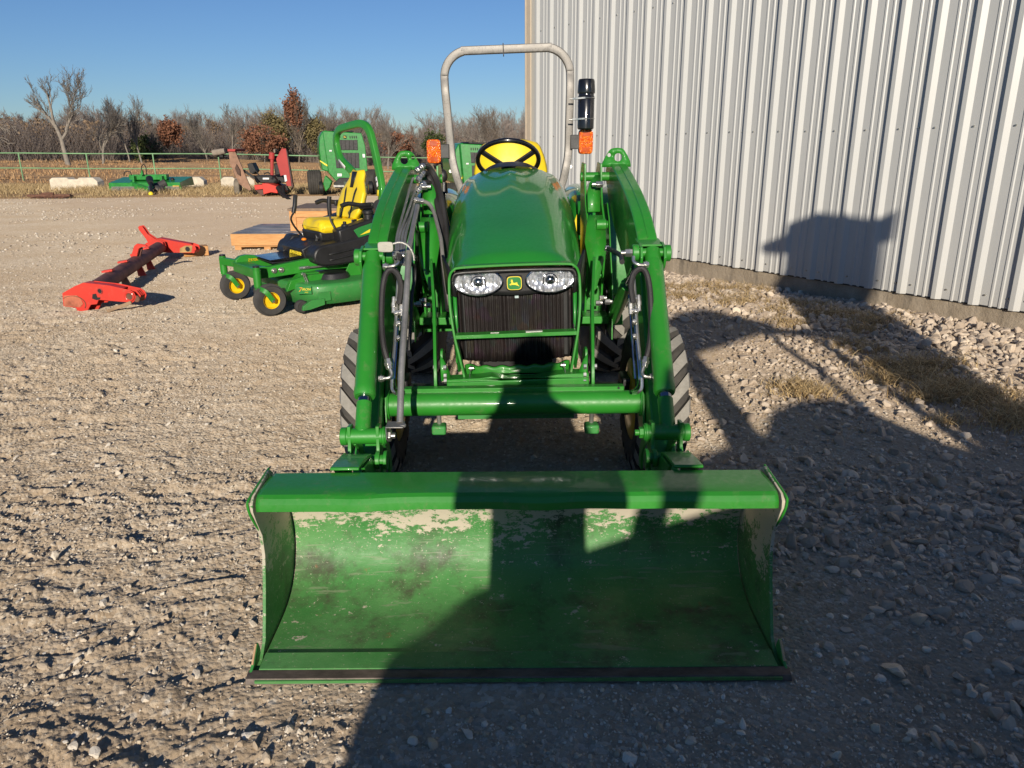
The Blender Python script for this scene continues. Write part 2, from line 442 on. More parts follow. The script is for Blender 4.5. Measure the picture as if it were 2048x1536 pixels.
# ============================================================ GROUND
WP = np.array([1.801, 9.333]); WD = np.array([.555, -.832]); WN = np.array([-.832, -.555])
def wall_d(x, y): return (x-WP[0])*WN[0]+(y-WP[1])*WN[1]
def far_z(x, y):
    A = np.interp(x, [-60, -38, -11, 5, 30], [.9, .55, -.75, -1.2, -1.6])
    return A*sst(27, 52, y)
def gz(x, y):
    x = np.asarray(x, float); y = np.asarray(y, float)
    z = far_z(x, y)+.045*sst(1.9, .1, wall_d(x, y))*sst(9.5, 6.5, y)
    near = sst(26, 12, y)
    z = z+near*(.016*(fbm(x*.7, y*.7, 3, 3)-.5))
    left = sst(.9, -.1, x-(y-2)*.12)*sst(11, 5, y)
    u = x*.97+y*.22; v = y*.97-x*.22
    wx = (fbm(x*2.1, y*2.1, 61, 3)-.5)*1.6; wy = (fbm(x*2.1, y*2.1, 62, 3)-.5)*1.6
    rid = 1-np.abs(2*fbm(u*1.3+wx, v*4.2+wy, 11, 5)-1)
    patch = .25+.75*sst(.40, .60, fbm(x*1.1, y*1.4, 71, 3))
    z = z+left*(.7+.3*sst(2.0, 4.5, y))*patch*.014*(sst(.80, 1., rid)-.2)
    nf = .55+.45*sst(2.0, 4.5, y)
    cl = fbm(u*7+wx*2, v*12+wy*2, 21, 5)
    z = z+left*nf*patch*.010*sst(.56, .58, cl)
    cl2 = fbm(u*13+wx*3, v*17+wy*3, 23, 4)
    z = z+(.35+.65*left)*near*.0055*sst(.56, .59, cl2)
    pit = fbm(x*2.7+wy, y*4.1+wx, 31, 5)
    z = z-left*nf*patch*.010*sst(.60, .63, pit)
    z = z+near*(.006*(fbm(x*16, y*16, 41, 4)-.5)+.006*(fbm(x*60, y*60, 45, 3)-.5)+.004*(fbm(x*120, y*120, 47, 2)-.5)*sst(6, 3, y))
    bk = sst(1.05, .85, np.abs(x))*sst(1.55, 1.8, y)*sst(2.9, 2.6, y)
    return z*(1-bk)+np.minimum(z, 0)*bk-.004
ny, nx = 860, 1020
Y0, Y1 = .60, 27.0
ys = Y0*(Y1/Y0)**(np.arange(ny+1)/ny)
us = np.linspace(-1, 1, nx+1); us = us*.86
YY, UU = np.meshgrid(ys, us, indexing='ij')
XX = UU*(YY+.75)
ZZ = gz(XX, YY)
ek = np.maximum(sst(.80, .86, np.abs(UU)), sst(.75, .62, YY))
ZZ = ZZ*(1-ek)+(far_z(XX, YY)-.038)*ek
v = np.stack([XX, YY, ZZ], -1).reshape(-1, 3)
ii = np.arange(ny)[:, None]*(nx+1)+np.arange(nx)[None]
f = np.stack([ii, ii+1, ii+nx+2, ii+nx+1], -1).reshape(-1, 4)
o = npmesh('ground', v, f, GND, smooth=True); tag(o, None, None, None, 'structure')
# the coarse rest of the yard, from behind the camera outwards, lying just under the near sheet
xs = np.concatenate([np.linspace(-120, -28, 24), np.linspace(-26, 26, 53), np.linspace(28, 90, 16)])
yy = np.linspace(-14, 30, 45)
YY, XX = np.meshgrid(yy, xs, indexing='ij')
ZZ = far_z(XX, YY)+.0*XX-.05
ins = (YY > 1.0) & (YY < 26.2) & (np.abs(XX) < .75*(YY+.75)-1.0)
ZZ = np.where(ins, ZZ-.06, ZZ+.02)
v = np.stack([XX, YY, ZZ], -1).reshape(-1, 3); m_ = len(xs)
ii = np.arange(len(yy)-1)[:, None]*m_+np.arange(m_-1)[None]
f = np.stack([ii, ii+1, ii+m_+1, ii+m_], -1).reshape(-1, 4)
o = npmesh('yard', v, f, GNDF, smooth=True); tag(o, None, None, None, 'structure')
# field, out to the horizon
yy = np.concatenate([np.linspace(24.6, 60, 60), np.linspace(62, 140, 30), np.array([200, 400, 900, 1500])])
xs = np.concatenate([[-900, -300, -160], np.linspace(-110, 80, 120), [160, 300, 900]])
YY, XX = np.meshgrid(yy, xs, indexing='ij')
edge = 23.6+1.1*fbm(XX*.35, XX*0+3, 5, 3)
ZZ = far_z(XX, YY)+.10*(fbm(XX*.8, YY*.8, 9, 3)-.5)+.012
ZZ = np.where(YY < 25.0, -.06, ZZ)
v = np.stack([XX, YY, ZZ], -1).reshape(-1, 3); m_ = len(xs)
ii = np.arange(len(yy)-1)[:, None]*m_+np.arange(m_-1)[None]
f = np.stack([ii, ii+1, ii+m_+1, ii+m_], -1).reshape(-1, 4)
o = npmesh('field', v, f, FIELD, smooth=True); tag(o, None, None, None, 'structure')

# ------------------------------------------------------------ stones
def ico(sub):
    import bmesh
    bm = bmesh.new(); bmesh.ops.create_icosphere(bm, subdivisions=sub, radius=1)
    v = np.array([p.co[:] for p in bm.verts]); f = np.array([[q.index for q in p.verts] for p in bm.faces]); bm.free(); return v, f
ICO1, ICO2 = ico(1), ico(2)
def rocks(name, xy, size, mat, sub=ICO2, sink=.3, label=None, lift=None, flat=.65):
    V, Fc = sub; n = len(xy); m = len(V)
    dirs = rng.normal(size=(n, 12, 3)); dirs /= np.linalg.norm(dirs, axis=2, keepdims=True)
    lim = rng.uniform(.42, .80, (n, 12))
    P = np.repeat(V[None], n, 0)*rng.uniform(.8, 1.25, (n, 1, 3))
    for k in range(12):                                    # cut facets
        d = np.einsum('nij,nj->ni', P, dirs[:, k])-lim[:, k:k+1]
        P = P-np.maximum(d, 0)[..., None]*dirs[:, k][:, None]
    P = P*np.array([1.15, .9, flat])
    q = rng.normal(size=(n, 4)); q[:, 1:3] *= .35; q /= np.linalg.norm(q, axis=1, keepdims=True)
    w_, x, y, z = q.T
    Rm = np.stack([1-2*(y*y+z*z), 2*(x*y-z*w_), 2*(x*z+y*w_), 2*(x*y+z*w_), 1-2*(x*x+z*z), 2*(y*z-x*w_), 2*(x*z-y*w_), 2*(y*z+x*w_), 1-2*(x*x+y*y)], -1).reshape(n, 3, 3)
    P = np.einsum('nij,nkj->nki', Rm, P)*size[:, None, None]
    z0 = gz(xy[:, 0], xy[:, 1])+size*flat*(1-2*sink)*.8+(0 if lift is None else lift)
    P[..., 0] += xy[:, 0:1]; P[..., 1] += xy[:, 1:2]; P[..., 2] += z0[:, None]
    f = (Fc[None]+np.arange(n)[:, None, None]*m).reshape(-1, 3)
    o = npmesh(name, P.reshape(-1, 3), f, mat, rnd=np.repeat(rng.random(n), m))
    return tag(o, label, 'gravel', None, 'stuff')
# bank of stone against the wall
n = 15000
t = rng.uniform(-3.0, 6.0, n); d = rng.uniform(0, 1, n)**1.15*1.75
xy = WP+np.outer(t, WD)+np.outer(d, WN)
dens = fbm(xy[:, 0]*1.5, xy[:, 1]*1.5, 51, 3)
keep = (rng.random(n) < np.clip(1.25-.55*d+(dens-.5)*1.6, .10, 1))
xy = xy[keep]; d = d[keep]
sz = rng.lognormal(math.log(.0255), .40, len(xy)).clip(.009, .055)
rocks('stone_bank', xy, sz, ROCK, label='bank of pale broken stone heaped along the foot of the metal wall', sink=.22, lift=rng.uniform(0, .012, len(xy))*np.clip(1-d, 0, 1))
# stones in the ground right of the tractor
def in_view(n, y0, y1, p=1.):
    y = (y0**(1-p)+(rng.random(n))*(y1**(1-p)-y0**(1-p)))**(1/(1-p)) if p != 1 else y0*(y1/y0)**rng.random(n)
    return np.stack([rng.uniform(-.74, .74, n)*(y+.45), y], -1)
xy = in_view(46000, 1.2, 9.5)
g = xy[:, 0]+(xy[:, 1]-2)*.02
m1 = sst(.75, 1.5, g)*(.25+.75*sst(.42, .58, fbm(xy[:, 0]*1.4, xy[:, 1]*1.1, 81, 3)))
m1 = m1*np.clip(.20+xy[:, 1]*.25, 0, 1)
keep = (rng.random(len(xy)) < m1) & (wall_d(xy[:, 0], xy[:, 1]) > .1) & ~((np.abs(xy[:, 0]) < .82) & (xy[:, 1] > 1.8) & (xy[:, 1] < 2.5))
xy = xy[keep]
sz = rng.lognormal(math.log(.0125), .60, len(xy)).clip(.004, .042)
rocks('gravel', xy, sz, ROCK, label='grey stones and gravel lying in the dirt right of the bucket', sink=.32)
# fine pebbles everywhere in the yard
xy = in_view(100000, 1.15, 12)
keep = (rng.random(len(xy)) < .25+.75*sst(.4, .62, fbm(xy[:, 0]*1.1, xy[:, 1]*1.3, 91, 4))) & (wall_d(xy[:, 0], xy[:, 1]) > .1)
xy = xy[keep]
sz = rng.lognormal(math.log(.0040), .5, len(xy)).clip(.0018, .016)*(.75+xy[:, 1]*.10)
rocks('pebbles', xy, sz, PEB, sub=ICO1, label='small pale pebbles scattered over the dirt yard', sink=.35)
xy = in_view(800, 1.2, 9)
sz = rng.uniform(.009, .023, len(xy)); keep = ~((np.abs(xy[:, 0]) < .84) & (xy[:, 1] > 1.75) & (xy[:, 1] < 2.5)); xy = xy[keep]; sz = sz[keep]
rocks('loose_stones', xy, sz, PEB, label='larger loose pale stones scattered over the dirt yard', sink=.38)
xy = np.stack([rng.uniform(-19, 3, 14000), rng.uniform(9, 24.5, 14000)], -1)
keep = (rng.random(len(xy)) < sst(.42, .62, fbm(xy[:, 0]*.5, xy[:, 1]*1.0, 95, 3))) & (wall_d(xy[:, 0], xy[:, 1]) > .1); xy = xy[keep]
rocks('far_gravel', xy, rng.uniform(.012, .035, len(xy)), PEB, sub=ICO1, label='pale gravel across the far yard', sink=.35)

# ------------------------------------------------------------ dry grass
def blades(name, xy, hgt, wid, lean, mat, zfn=gz, segs=2):
    n = len(xy); z0 = zfn(xy[:, 0], xy[:, 1])
    a = rng.uniform(0, 2*math.pi, n); b_ = rng.uniform(0, 2*math.pi, n); le = lean*rng.uniform(.2, 1, n)*hgt
    side = np.stack([np.cos(a), np.sin(a), 0*a], -1)*wid[:, None]/2
    base = np.stack([xy[:, 0], xy[:, 1], z0-.01], -1); rows = []
    for k in range(segs+1):
        t = k/segs
        c = base+np.stack([np.cos(b_)*le*t*t, np.sin(b_)*le*t*t, hgt*(t-.35*t*t*lean)], -1)
        rows += [c-side*(1-t*.85), c+side*(1-t*.85)]
    P = np.stack(rows, 1); m = P.shape[1]
    q = np.array([[2*k, 2*k+1, 2*k+3, 2*k+2] for k in range(segs)])
    f = (q[None]+np.arange(n)[:, None, None]*m).reshape(-1, 4)
    return npmesh(name, P.reshape(-1, 3), f, mat, rnd=np.repeat(rng.random(n), m))
tufts = [(1335, 580, .7), (1360, 598, .6), (1415, 578, .8), (1455, 612, .6), (1520, 590, .8), (1470, 585, .8), (1625, 622, .6), (1675, 640, .5), (1560, 650, .4), (1590, 775, .5), (1850, 800, .5), (1905, 770, .7), (1440, 592, .5), (1400, 600, .4), (1500, 612, .8), (1480, 600, .6), (1590, 618, .6), (1585, 640, .4), (1650, 640, .9), (1745, 655, .9), (1720, 668, .5), (1610, 790, .7), (1730, 705, .5), (1600, 655, .5),
         (1780, 735, .8), (1860, 735, .9), (1830, 750, .7), (1885, 790, .9), (1940, 800, .9), (1800, 760, .5), (2035, 830, 1.), (2040, 850, .9), (1370, 585, .7), (1345, 600, .6), (1690, 690, .5), (1550, 630, .6),
         (1725, 640, .4), (1800, 640, .3), (1700, 610, .3), (1770, 760, .6), (1900, 845, .3), (1985, 790, .5)]
XY = []; HH = []
for px, py, s in tufts:
    c = G(px, py); k = int(560*s)
    r = rng.normal(size=(k, 2))*.060*(.5+s)*np.array([1.5, 1]); XY.append(r+np.array([c.x, c.y])); HH.append(rng.uniform(.05, .19, k)*(.5+.6*s))
k = 4500; t = rng.uniform(-3, 4, k); d = rng.uniform(.3, 1.9, k); q = WP+np.outer(t, WD)+np.outer(d, WN)
q = q[fbm(q[:, 0]*1.8, q[:, 1]*1.8, 55, 3) > .50]; XY.append(q); HH.append(rng.uniform(.03, .10, len(q)))
k = 6000; q = np.stack([rng.uniform(.95, 2.6, k), rng.uniform(3.6, 8.5, k)], -1); q = q[fbm(q[:, 0]*2.2, q[:, 1]*2.2, 56, 3) > .55]; XY.append(q); HH.append(rng.uniform(.012, .05, len(q)))
XY = np.concatenate(XY); HH = np.concatenate(HH)
kp = wall_d(XY[:, 0], XY[:, 1]) > .06; XY = XY[kp]; HH = HH[kp]
o = blades('wall_grass', XY, HH, np.full(len(XY), .0062), 1.3, GRASS, segs=3)
tag(o, 'dry straw-coloured grass tufts growing through the stones by the wall', 'grass', None, 'stuff')
# strip of tall dead grass between yard and fence
n = 90000; y = rng.uniform(24.2, 34.5, n); x = rng.uniform(-.86, .16, n)*y
dn = fbm(x*.6, y*.9, 57, 4)
keep = rng.random(n) < np.clip((y-24.3)/2.0, .0, 1)*sst(.33, .55, dn)*sst(35.5, 31, y)
x = x[keep]; y = y[keep]
o = blades('roadside_grass', np.stack([x, y], -1), rng.uniform(.08, .34, len(x))*sst(24, 27, y)+.04, np.full(len(x), .020), .8, GRASS, zfn=far_z)
tag(o, 'band of tall dead grass between the gravel yard and the pipe fence', 'grass', None, 'stuff')
n = 34000; y = rng.uniform(38, 80, n); x = rng.uniform(-.80, .1, n)*y
keep = fbm(x*.25, y*.6, 58, 3) > .50; x = x[keep]; y = y[keep]
o = blades('pasture_grass', np.stack([x, y], -1), rng.uniform(.08, .32, len(x)), np.full(len(x), .05), .6, blade_mat('pasture', (.34, .18, .08), (.55, .36, .19)), zfn=far_z)
tag(o, 'short rust-tinted dead grass in the pasture beyond the fence', 'grass', None, 'stuff')

# ============================================================ METAL BUILDING
A0 = WP+WD*(-2.33)                       # far corner
LEN = 12.3
A0 = np.array([.275, 11.62]); 
tt = (A0-WP) @ WD+.10; A0 = WP+WD*tt
bd = empty('metal_building', (A0[0], A0[1], 0), 'white ribbed sheet metal building with beige corner trim on a concrete footing', 'building')
def wall_pt(s, out, z): p = A0+WD*s+WN*out; return Vector((p[0], p[1], z))
ORG = Vector((A0[0], A0[1], 0))
b = NB('white_wall_sheet')
st = b.noise(1.1, 4, .6, vec=b.map((1, 1, .25)))
col = b.mix(b.ramp(st, [(.3, 0), (.7, 1)]), (.46, .465, .45), (.51, .51, .49))
col = b.mix(b.ramp(b.xyz(2), [(.0, .35), (.5, 0)]), col, (.47, .43, .36))
b.set(Base_Color=col, Roughness=.42, Metallic=.0, Coat_Weight=.15, Coat_Roughness=.3)
b.bump(b.noise(2.2, 3, vec=b.map((1, 1, .4))), .12, .03)
WALLM = b.m
P_ = .311; s0 = .14
prof = []
s = 0.0; prof.append((0.0, 0.0))
k = 0
while s0+(k+1)*P_ < LEN:
    c = s0+k*P_
    prof += [(c, 0), (c+.010, .030), (c+.046, .030), (c+.084, 0)]
    for q in (.155, .225):
        prof += [(c+q, 0), (c+q+.008, .007), (c+q+.022, .007), (c+q+.030, 0)]
    k += 1
WB, WT = .215, 5.2
mb = MB(); V = []; 
for s, o_ in prof: V += [wall_pt(s, .045+o_, WB), wall_pt(s, .045+o_, WT)]
mb.add(V, [(2*i, 2*i+2, 2*i+3, 2*i+1) for i in range(len(prof)-1)])
wl = mb.build('wall', WALLM, bd, ang=15)
# screws
mb = MB()
for z in (.30, 1.62, 3.0, 4.4):
    for k in range(int((LEN-.4)/P_)):
        c = s0+k*P_
        for q in ((.118, -.016) if k % 3 == 0 else (.118,)):
            p = wall_pt(c+q, .045, z+.006*math.sin(k*7)); mb.cyl(p, p+Vector((WN[0], WN[1], 0))*.012, .009, .006, n=7)
tag(mb.build('screw_rows', STEEL, wl), None, kind='stuff')
b = NB('footing_concrete')
n1 = b.noise(5, 7, .7, vec=b.map((1, 1, .5))); 
col = b.mix(b.ramp(n1, [(.3, 0), (.7, 1)]), (.25, .20, .14), (.42, .35, .26))
col = b.mix(b.ramp(b.noise(2.4, 5, .7, vec=b.map((2, 2, .3))), [(.55, 0), (.7, .75)]), col, (.09, .08, .065))
col = b.mix(b.ramp(b.voro(13), [(.0, .9), (.06, 0)]), col, (.06, .055, .045))
b.set(Base_Color=col, Roughness=.95); b.bump(b.noise(30, 6, .7), .6, .02)
CONC = b.m
def slab(s0_, s1_, o0, o1, z0, z1):
    a = [wall_pt(s0_, o0, z0), wall_pt(s1_, o0, z0), wall_pt(s1_, o1, z0), wall_pt(s0_, o1, z0)]
    return MB().add(a+[p+Vector((0, 0, z1-z0)) for p in a], [(3, 2, 1, 0), (4, 5, 6, 7)]+[(i, (i+1) % 4, 4+(i+1) % 4, 4+i) for i in range(4)])
slab(-.0, LEN, -.25, .035, -.3, .220).build('footing', CONC, bd, bev=.008)
slab(-.02, LEN, .036, .046, .209, .222).build('drip_edge', BLK, bd)
TRIM = simple('beige_trim', (.52, .43, .32), .45, var=.06)
mb = slab(-.03, .02, .02, .105, .235, 5.2); mb2 = slab(-.045, -.02, -.35, .112, .235, 5.21); mb.add(mb2.v, mb2.f)
mb2 = slab(.015, .085, .094, .106, .235, 5.2); mb.add(mb2.v, mb2.f)
mb.build('corner_trim', TRIM, bd, bev=.004)
slab(-.02, LEN, -9.0, .03, .24, 5.19).build('wall', WALLM, bd)
mb = MB(); q = [wall_pt(-.5, .45, 5.2), wall_pt(LEN+.3, .45, 5.2), wall_pt(LEN+.3, -4.5, 6.1), wall_pt(-.5, -4.5, 6.1), wall_pt(LEN+.3, -9.4, 5.2), wall_pt(-.5, -9.4, 5.2)]
mb.add(q, [(0, 1, 2, 3), (3, 2, 4, 5)]); mb.build('roof', WALLM, bd, solid=.05)
ORG = Vector((0, 0, 0))

# ============================================================ COMPACT TRACTOR WITH LOADER
CX = .013
TO = Vector((CX, 3.4, 0)); ORG = TO
tr = empty('compact_tractor', TO, 'green compact loader tractor with bucket on the ground, bare metal roll bar and yellow seat', 'tractor')
RA = rad(1.7)
def roll(p):                       # the chassis leans a little on the uneven ground
    x = p[0]-CX; z = p[2]
    return Vector((CX+.028+x*math.cos(RA)-z*math.sin(RA), p[1], x*math.sin(RA)+z*math.cos(RA)))
RL = rad(.35)
def lroll(p):
    x = p[0]-CX; z = p[2]
    return Vector((CX+x*math.cos(RL)-z*math.sin(RL), p[1], x*math.sin(RL)+z*math.cos(RL)))
def mir(v): return [Vector((2*CX-p[0], p[1], p[2])) for p in v]
def X(x): return CX+x

# ---- bucket
BW = .783
bk_in = [(1.845, .012), (1.90, .016), (1.955, .020), (2.10, .024), (2.20, .034), (2.275, .062), (2.325, .105), (2.352, .16), (2.362, .22), (2.352, .285), (2.325, .35), (2.285, .41), (2.235, .465), (2.19, .505)]
th = .007
def offs(prof, d):
    o = []
    for i, (y, z) in enumerate(prof):
        a = prof[max(i-1, 0)]; c = prof[min(i+1, len(prof)-1)]; ty, tz = c[0]-a[0], c[1]-a[1]; l = math.hypot(ty, tz); o.append((y+tz/l*d, z-ty/l*d))
    return o
def dense(prof, n=5):
    P = smoothpath([(0, y, z) for y, z in prof], n); return [(p.y, p.z) for p in P]
bi = dense(bk_in, 3); bo = offs(bi, .009)
prof = bi+bo[::-1]
bk = MB().prism(prof, 0, X(-BW+.01), X(BW-.01)).build('bucket', BUCK, tr, ang=30)
# side panels
side = [(1.86, .005), (1.935, -.004), (2.2, .012), (2.29, .045), (2.345, .10), (2.372, .16), (2.382, .22), (2.372, .29), (2.345, .355), (2.30, .42), (2.25, .48), (2.205, .522), (2.19, .532), (2.03, .516), (2.012, .498), (2.010, .475),
        (2.030, .43), (2.062, .37), (2.066, .30), (2.045, .22), (2.012, .12), (1.985, .05), (1.94, .012)]
for sg in (-1, 1):
    MB().prism(side, 0, X(sg*(BW-.004)), X(sg*(BW+.006))).build('side_panel', BUCK, bk, bev=.001)
    # outer stiffening flange following the top of the panel
    MB().tube([(X(sg*(BW+.004)), 2.205, .529), (X(sg*(BW+.006)), 2.03, .516), (X(sg*(BW+.009)), 2.008, .497), (X(sg*(BW+.004)), 2.016, .452), (X(sg*BW), 2.06, .385)], .004, sm=4).build('edge_flange', GREEN, bk)
    MB().prism([(1.848, .002), (1.95, .0), (1.965, .035), (1.952, .068), (1.944, .068), (1.90, .028), (1.86, .014)], 0, X(sg*(BW+.006)), X(sg*(BW+.015))).build('wear_shoe', GREEND, bk, bev=.002)
    MB().tube([(X(sg*(BW+.011)), 1.898, .029), (X(sg*(BW+.011)), 1.944, .068)], .0035, sm=0).build('bare_weld_edge', simple('weld_edge', (.55, .36, .20), .6), bk)
# top rail: folded plate with a dented front lip
def top_rail(u, v):
    x = -BW+.012+u*2*(BW-.012)
    P = [(2.205, .498), (2.19, .516), (2.12, .518), (2.07, .518), (2.040, .515), (2.028, .508), (2.019, .495), (2.017, .476), (2.024, .473)]
    t = v*(len(P)-1); i = min(int(t), len(P)-2); fr = t-i
    y = P[i][0]*(1-fr)+P[i+1][0]*fr; z = P[i][1]*(1-fr)+P[i+1][1]*fr
    front = max(0, min(1, (2.07-y)/.05))
    dent = .5*(.006*math.sin(x*9+1)*math.exp(-((x+.05)/.45)**2)+.004*math.sin(x*23)*math.exp(-((x-.1)/.3)**2)+.007*math.exp(-((x+.47)/.06)**2))
    return (X(x), y-front*dent*1.2, z+front*(.004*math.exp(-(x/.35)**2)-dent*.5))
MB().grid(top_rail, 120, 16).build('top_rail', GREEN, bk, ang=24, solid=.007)
MB().prism([(1.845, .000), (1.885, .000), (1.885, .021), (1.853, .016)], 0, X(-BW-.018), X(BW+.018)).build('cutting_edge', EDGE, bk, bev=.001)
MB().prism([(1.885, .006), (1.95, .012), (1.954, .030), (1.885, .024)], 0, X(-BW+.012), X(BW-.012)).build('blade_backing', BUCK, bk, bev=.0015)
# rear: ribs and pivot ears
for sg in (-1, 1):
    for q in (.50, .59):
        MB().prism([(2.37, .14), (2.39, .11), (2.46, .16), (2.50, .26), (2.49, .37), (2.45, .44), (2.38, .49), (2.26, .505), (2.285, .46), (2.355, .35), (2.378, .22)], 0, X(sg*q-.006), X(sg*q+.006)).build('ear', GREEN, bk, bev=.0015)
    # saddle plate that folds over the rail
    mb = MB().prism([(2.195, .528), (2.20, .534), (2.29, .522), (2.36, .508), (2.41, .492), (2.425, .470), (2.415, .468), (2.40, .483), (2.35, .498), (2.20, .522)], 0, X(sg*.545-.046), X(sg*.545+.046))
    mb.build('saddle_plate', GREEN, bk, bev=.003)
    MB().cyl((X(sg*.612), 2.44, .455), (X(sg*.455), 2.44, .455), .020).cyl((X(sg*.490), 2.44, .455), (X(sg*.475), 2.44, .455), .032).cyl((X(sg*.462), 2.44, .455), (X(sg*.450), 2.44, .455), .034).cyl((X(sg*.596), 2.44, .455), (X(sg*.604), 2.44, .455), .026).build('link_pin', GREEN, bk, bev=.002)

# ---- loader boom
def boom_prof(extra=0):
    top = [(4.40, 1.37), (4.30, 1.410), (4.08, 1.383), (3.89, 1.343), (3.71, 1.303), (3.56, 1.262), (3.42, 1.216), (3.31, 1.165), (3.22, 1.112), (3.17, 1.04), (3.11, .94), (3.00, .79), (2.88, .63), (2.74, .46), (2.60, .33), (2.48, .265), (2.42, .24)]
    bot = [(2.42, .16), (2.50, .165), (2.64, .21), (2.80, .32), (2.98, .47), (3.14, .62), (3.28, .75), (3.42, .86), (3.58, .945), (3.76, 1.01), (3.95, 1.075), (4.12, 1.14), (4.26, 1.22), (4.40, 1.32)]
    return dense(top, 3)+dense(bot, 3)
bp = boom_prof()
for sg in (-1, 1):
    xo = .614
    def lean(p):                 # outer faces follow the survey: a hair wider at the top
        return lroll(p)
    bm_ = MB().prism(bp, 0, X(sg*.530), X(sg*xo)).xf(lean).build('boom', GREEN, tr, bev=.006, ang=25)
    mb = MB().tube([lroll((X(sg*.574), y, z+.0012)) for y, z in dense([(4.30, 1.410), (4.08, 1.383), (3.89, 1.343), (3.71, 1.303), (3.56, 1.262), (3.42, 1.216), (3.31, 1.165), (3.23, 1.118)], 3)], .004, n=6, sm=0)
    mb.build('weld_seam', GREEN, bm_)
    # lifting eye plate with two holes
    n_ = 40
    outer = []
    base = [(-.078, 0), (-.066, .03), (-.036, .083), (-.012, .097), (.024, .097), (.046, .085), (.078, .03), (.082, 0)]
    pl = [Vector((x, 0, z)) for x, z in base]
    pl = smoothpath(pl, 2)
    cxe = X(sg*.556)
    P = [(cxe+sg*p.x, 1.385+p.z) for p in pl]
    def eye(holes):
        import bmesh
        bm = bmesh.new(); loops = [P]
        vs = [bm.verts.new((x, 4.20, z)) for x, z in P]; ed = [bm.edges.new((vs[i], vs[(i+1) % len(vs)])) for i in range(len(vs))]
        for hx, hz, hr in holes:
            hv = [bm.verts.new((hx+hr*math.cos(t*math.pi/12), 4.20, hz+hr*math.sin(t*math.pi/12))) for t in range(24)]
            ed += [bm.edges.new((hv[i], hv[(i+1) % 24])) for i in range(24)]
        bmesh.ops.triangle_fill(bm, use_beauty=True, edges=ed)
        m = MB(); bm.verts.index_update(); m.add([q.co.copy() for q in bm.verts], [tuple(q.index for q in fc.verts) for fc in bm.faces]); bm.free(); return m
    eye([(cxe+sg*(.014), 1.385+.050, .021), (cxe-sg*.034, 1.385+.062, .010)]).xf(lroll).build('lifting_eye', GREEN, bm_, solid=.012)
    # knee bracket and bosses
    kn = lroll((X(sg*.55), 3.145, 1.085))
    for q in (.524, .619):
        MB().prism([(3.07, 1.06), (3.09, 1.10), (3.15, 1.115), (3.23, 1.105), (3.26, 1.04), (3.20, .99), (3.11, 1.0), (3.08, 1.03)], 0, X(sg*q-.005), X(sg*q+.005)).xf(lroll).build('knee_bracket', GREEN, bm_, bev=.001)
    MB().prism([(3.135, 1.098), (3.25, 1.112), (3.25, 1.118), (3.135, 1.106)], 0, X(sg*.522), X(sg*.621)).xf(lroll).build('knee_cap', GREEN, bm_, bev=.001)
    MB().cyl((X(sg*.624), 3.12, 1.072), (X(sg*.648), 3.12, 1.072), .034, n=28).cyl((X(sg*.518), 3.12, 1.075), (X(sg*.490), 3.12, 1.075), .034, n=24).cyl((X(sg*.50), 3.12, 1.075), (X(sg*.62), 3.12, 1.075), .018).xf(lroll).build('knee_boss', GREEN, bm_, bev=.004)
    MB().cyl((X(sg*.490), 3.12, 1.075), (X(sg*.462), 3.12, 1.075), .017, n=6).cyl((X(sg*.465), 3.12, 1.075), (X(sg*.445), 3.12, 1.075), .010).xf(lroll).build('nut', STEEL, bm_)
    # bucket cylinder
    a = lroll((X(sg*.574), 3.12, 1.072)); e = lroll((X(sg*.552), 2.545, .508))
    d = (e-a).normalized(); L_ = (e-a).length
    cy = MB().cyl(a-d*.01, a+d*.055, .034, n=28).lathe([(.0, .05), (.0375, .05), (.0395, .06), (.0395, .56*L_/.77+.02), (.041, .565*L_/.77+.02), (.041, .59*L_/.77+.02), (.037, .60*L_/.77+.02), (0, .60*L_/.77+.02)], a, d, 32).build('cylinder', GREEN, tr, ang=50, bev=0)
    MB().cyl(a+d*(L_*.72), e-d*.10, .0245, n=24).build('rod', CHROME, cy)
    MB().cyl(e-d*.135, e-d*.01, .0285, n=20).build('rod_end', GREEN, cy, bev=.002)
    # cross pin, bellcrank links down to the bucket
    MB().cyl((X(sg*.462), 2.545, .508), (X(sg*.612), 2.545, .508), .0290, n=28).cyl((X(sg*.605), 2.545, .508), (X(sg*.628), 2.545, .508), .033, n=28).cyl((X(sg*.478), 2.545, .508), (X(sg*.467), 2.545, .508), .034, n=28).xf(lroll).build('cross_pin', GREEN, tr, bev=.003)
    MB().cyl((X(sg*.462), 2.545, .508), (X(sg*.447), 2.545, .508), .021, n=6).cyl((X(sg*.447), 2.545, .508), (X(sg*.432), 2.545, .508), .011).xf(lroll).build('nut', GREEN if sg > 0 else STEEL, tr, bev=.001)
    for q, j in ((.492, -.018), (.594, .016)):
        mb = MB()
        pth = [(q, 2.545, .550), (q, 2.535, .47), (q+j*.15, 2.52, .44), (q+j, 2.49, .40), (q+j, 2.45, .33), (q+j, 2.42, .29)]
        mb.tube([(X(sg*p[0]), p[1], p[2]) for p in pth], .01, sm=3, prof=[(-.006, -.024), (.006, -.024), (.006, .024), (-.006, .024)], up=(0, -1, .35))
        mb.xf(lroll).build('link', GREEN, tr, bev=.0015)
        mb = MB()
        pth = [(q-.01, 2.56, .49), (q-.012, 2.62, .44), (q-.012, 2.66, .38), (q-.012, 2.66, .32)]
        mb.tube([(X(sg*p[0]), p[1], p[2]) for p in pth], .01, sm=3, prof=[(-.005, -.022), (.005, -.022), (.005, .022), (-.005, .022)], up=(0, -1, .35))
        mb.xf(lroll).build('guide_link', GREEN, tr, bev=.0015)
    # lift cylinder under the boom
    MB().cyl((X(sg*.53), 3.95, .62), (X(sg*.53), 3.50, .88), .033, n=24).build('lift_cylinder', GREEN, tr)
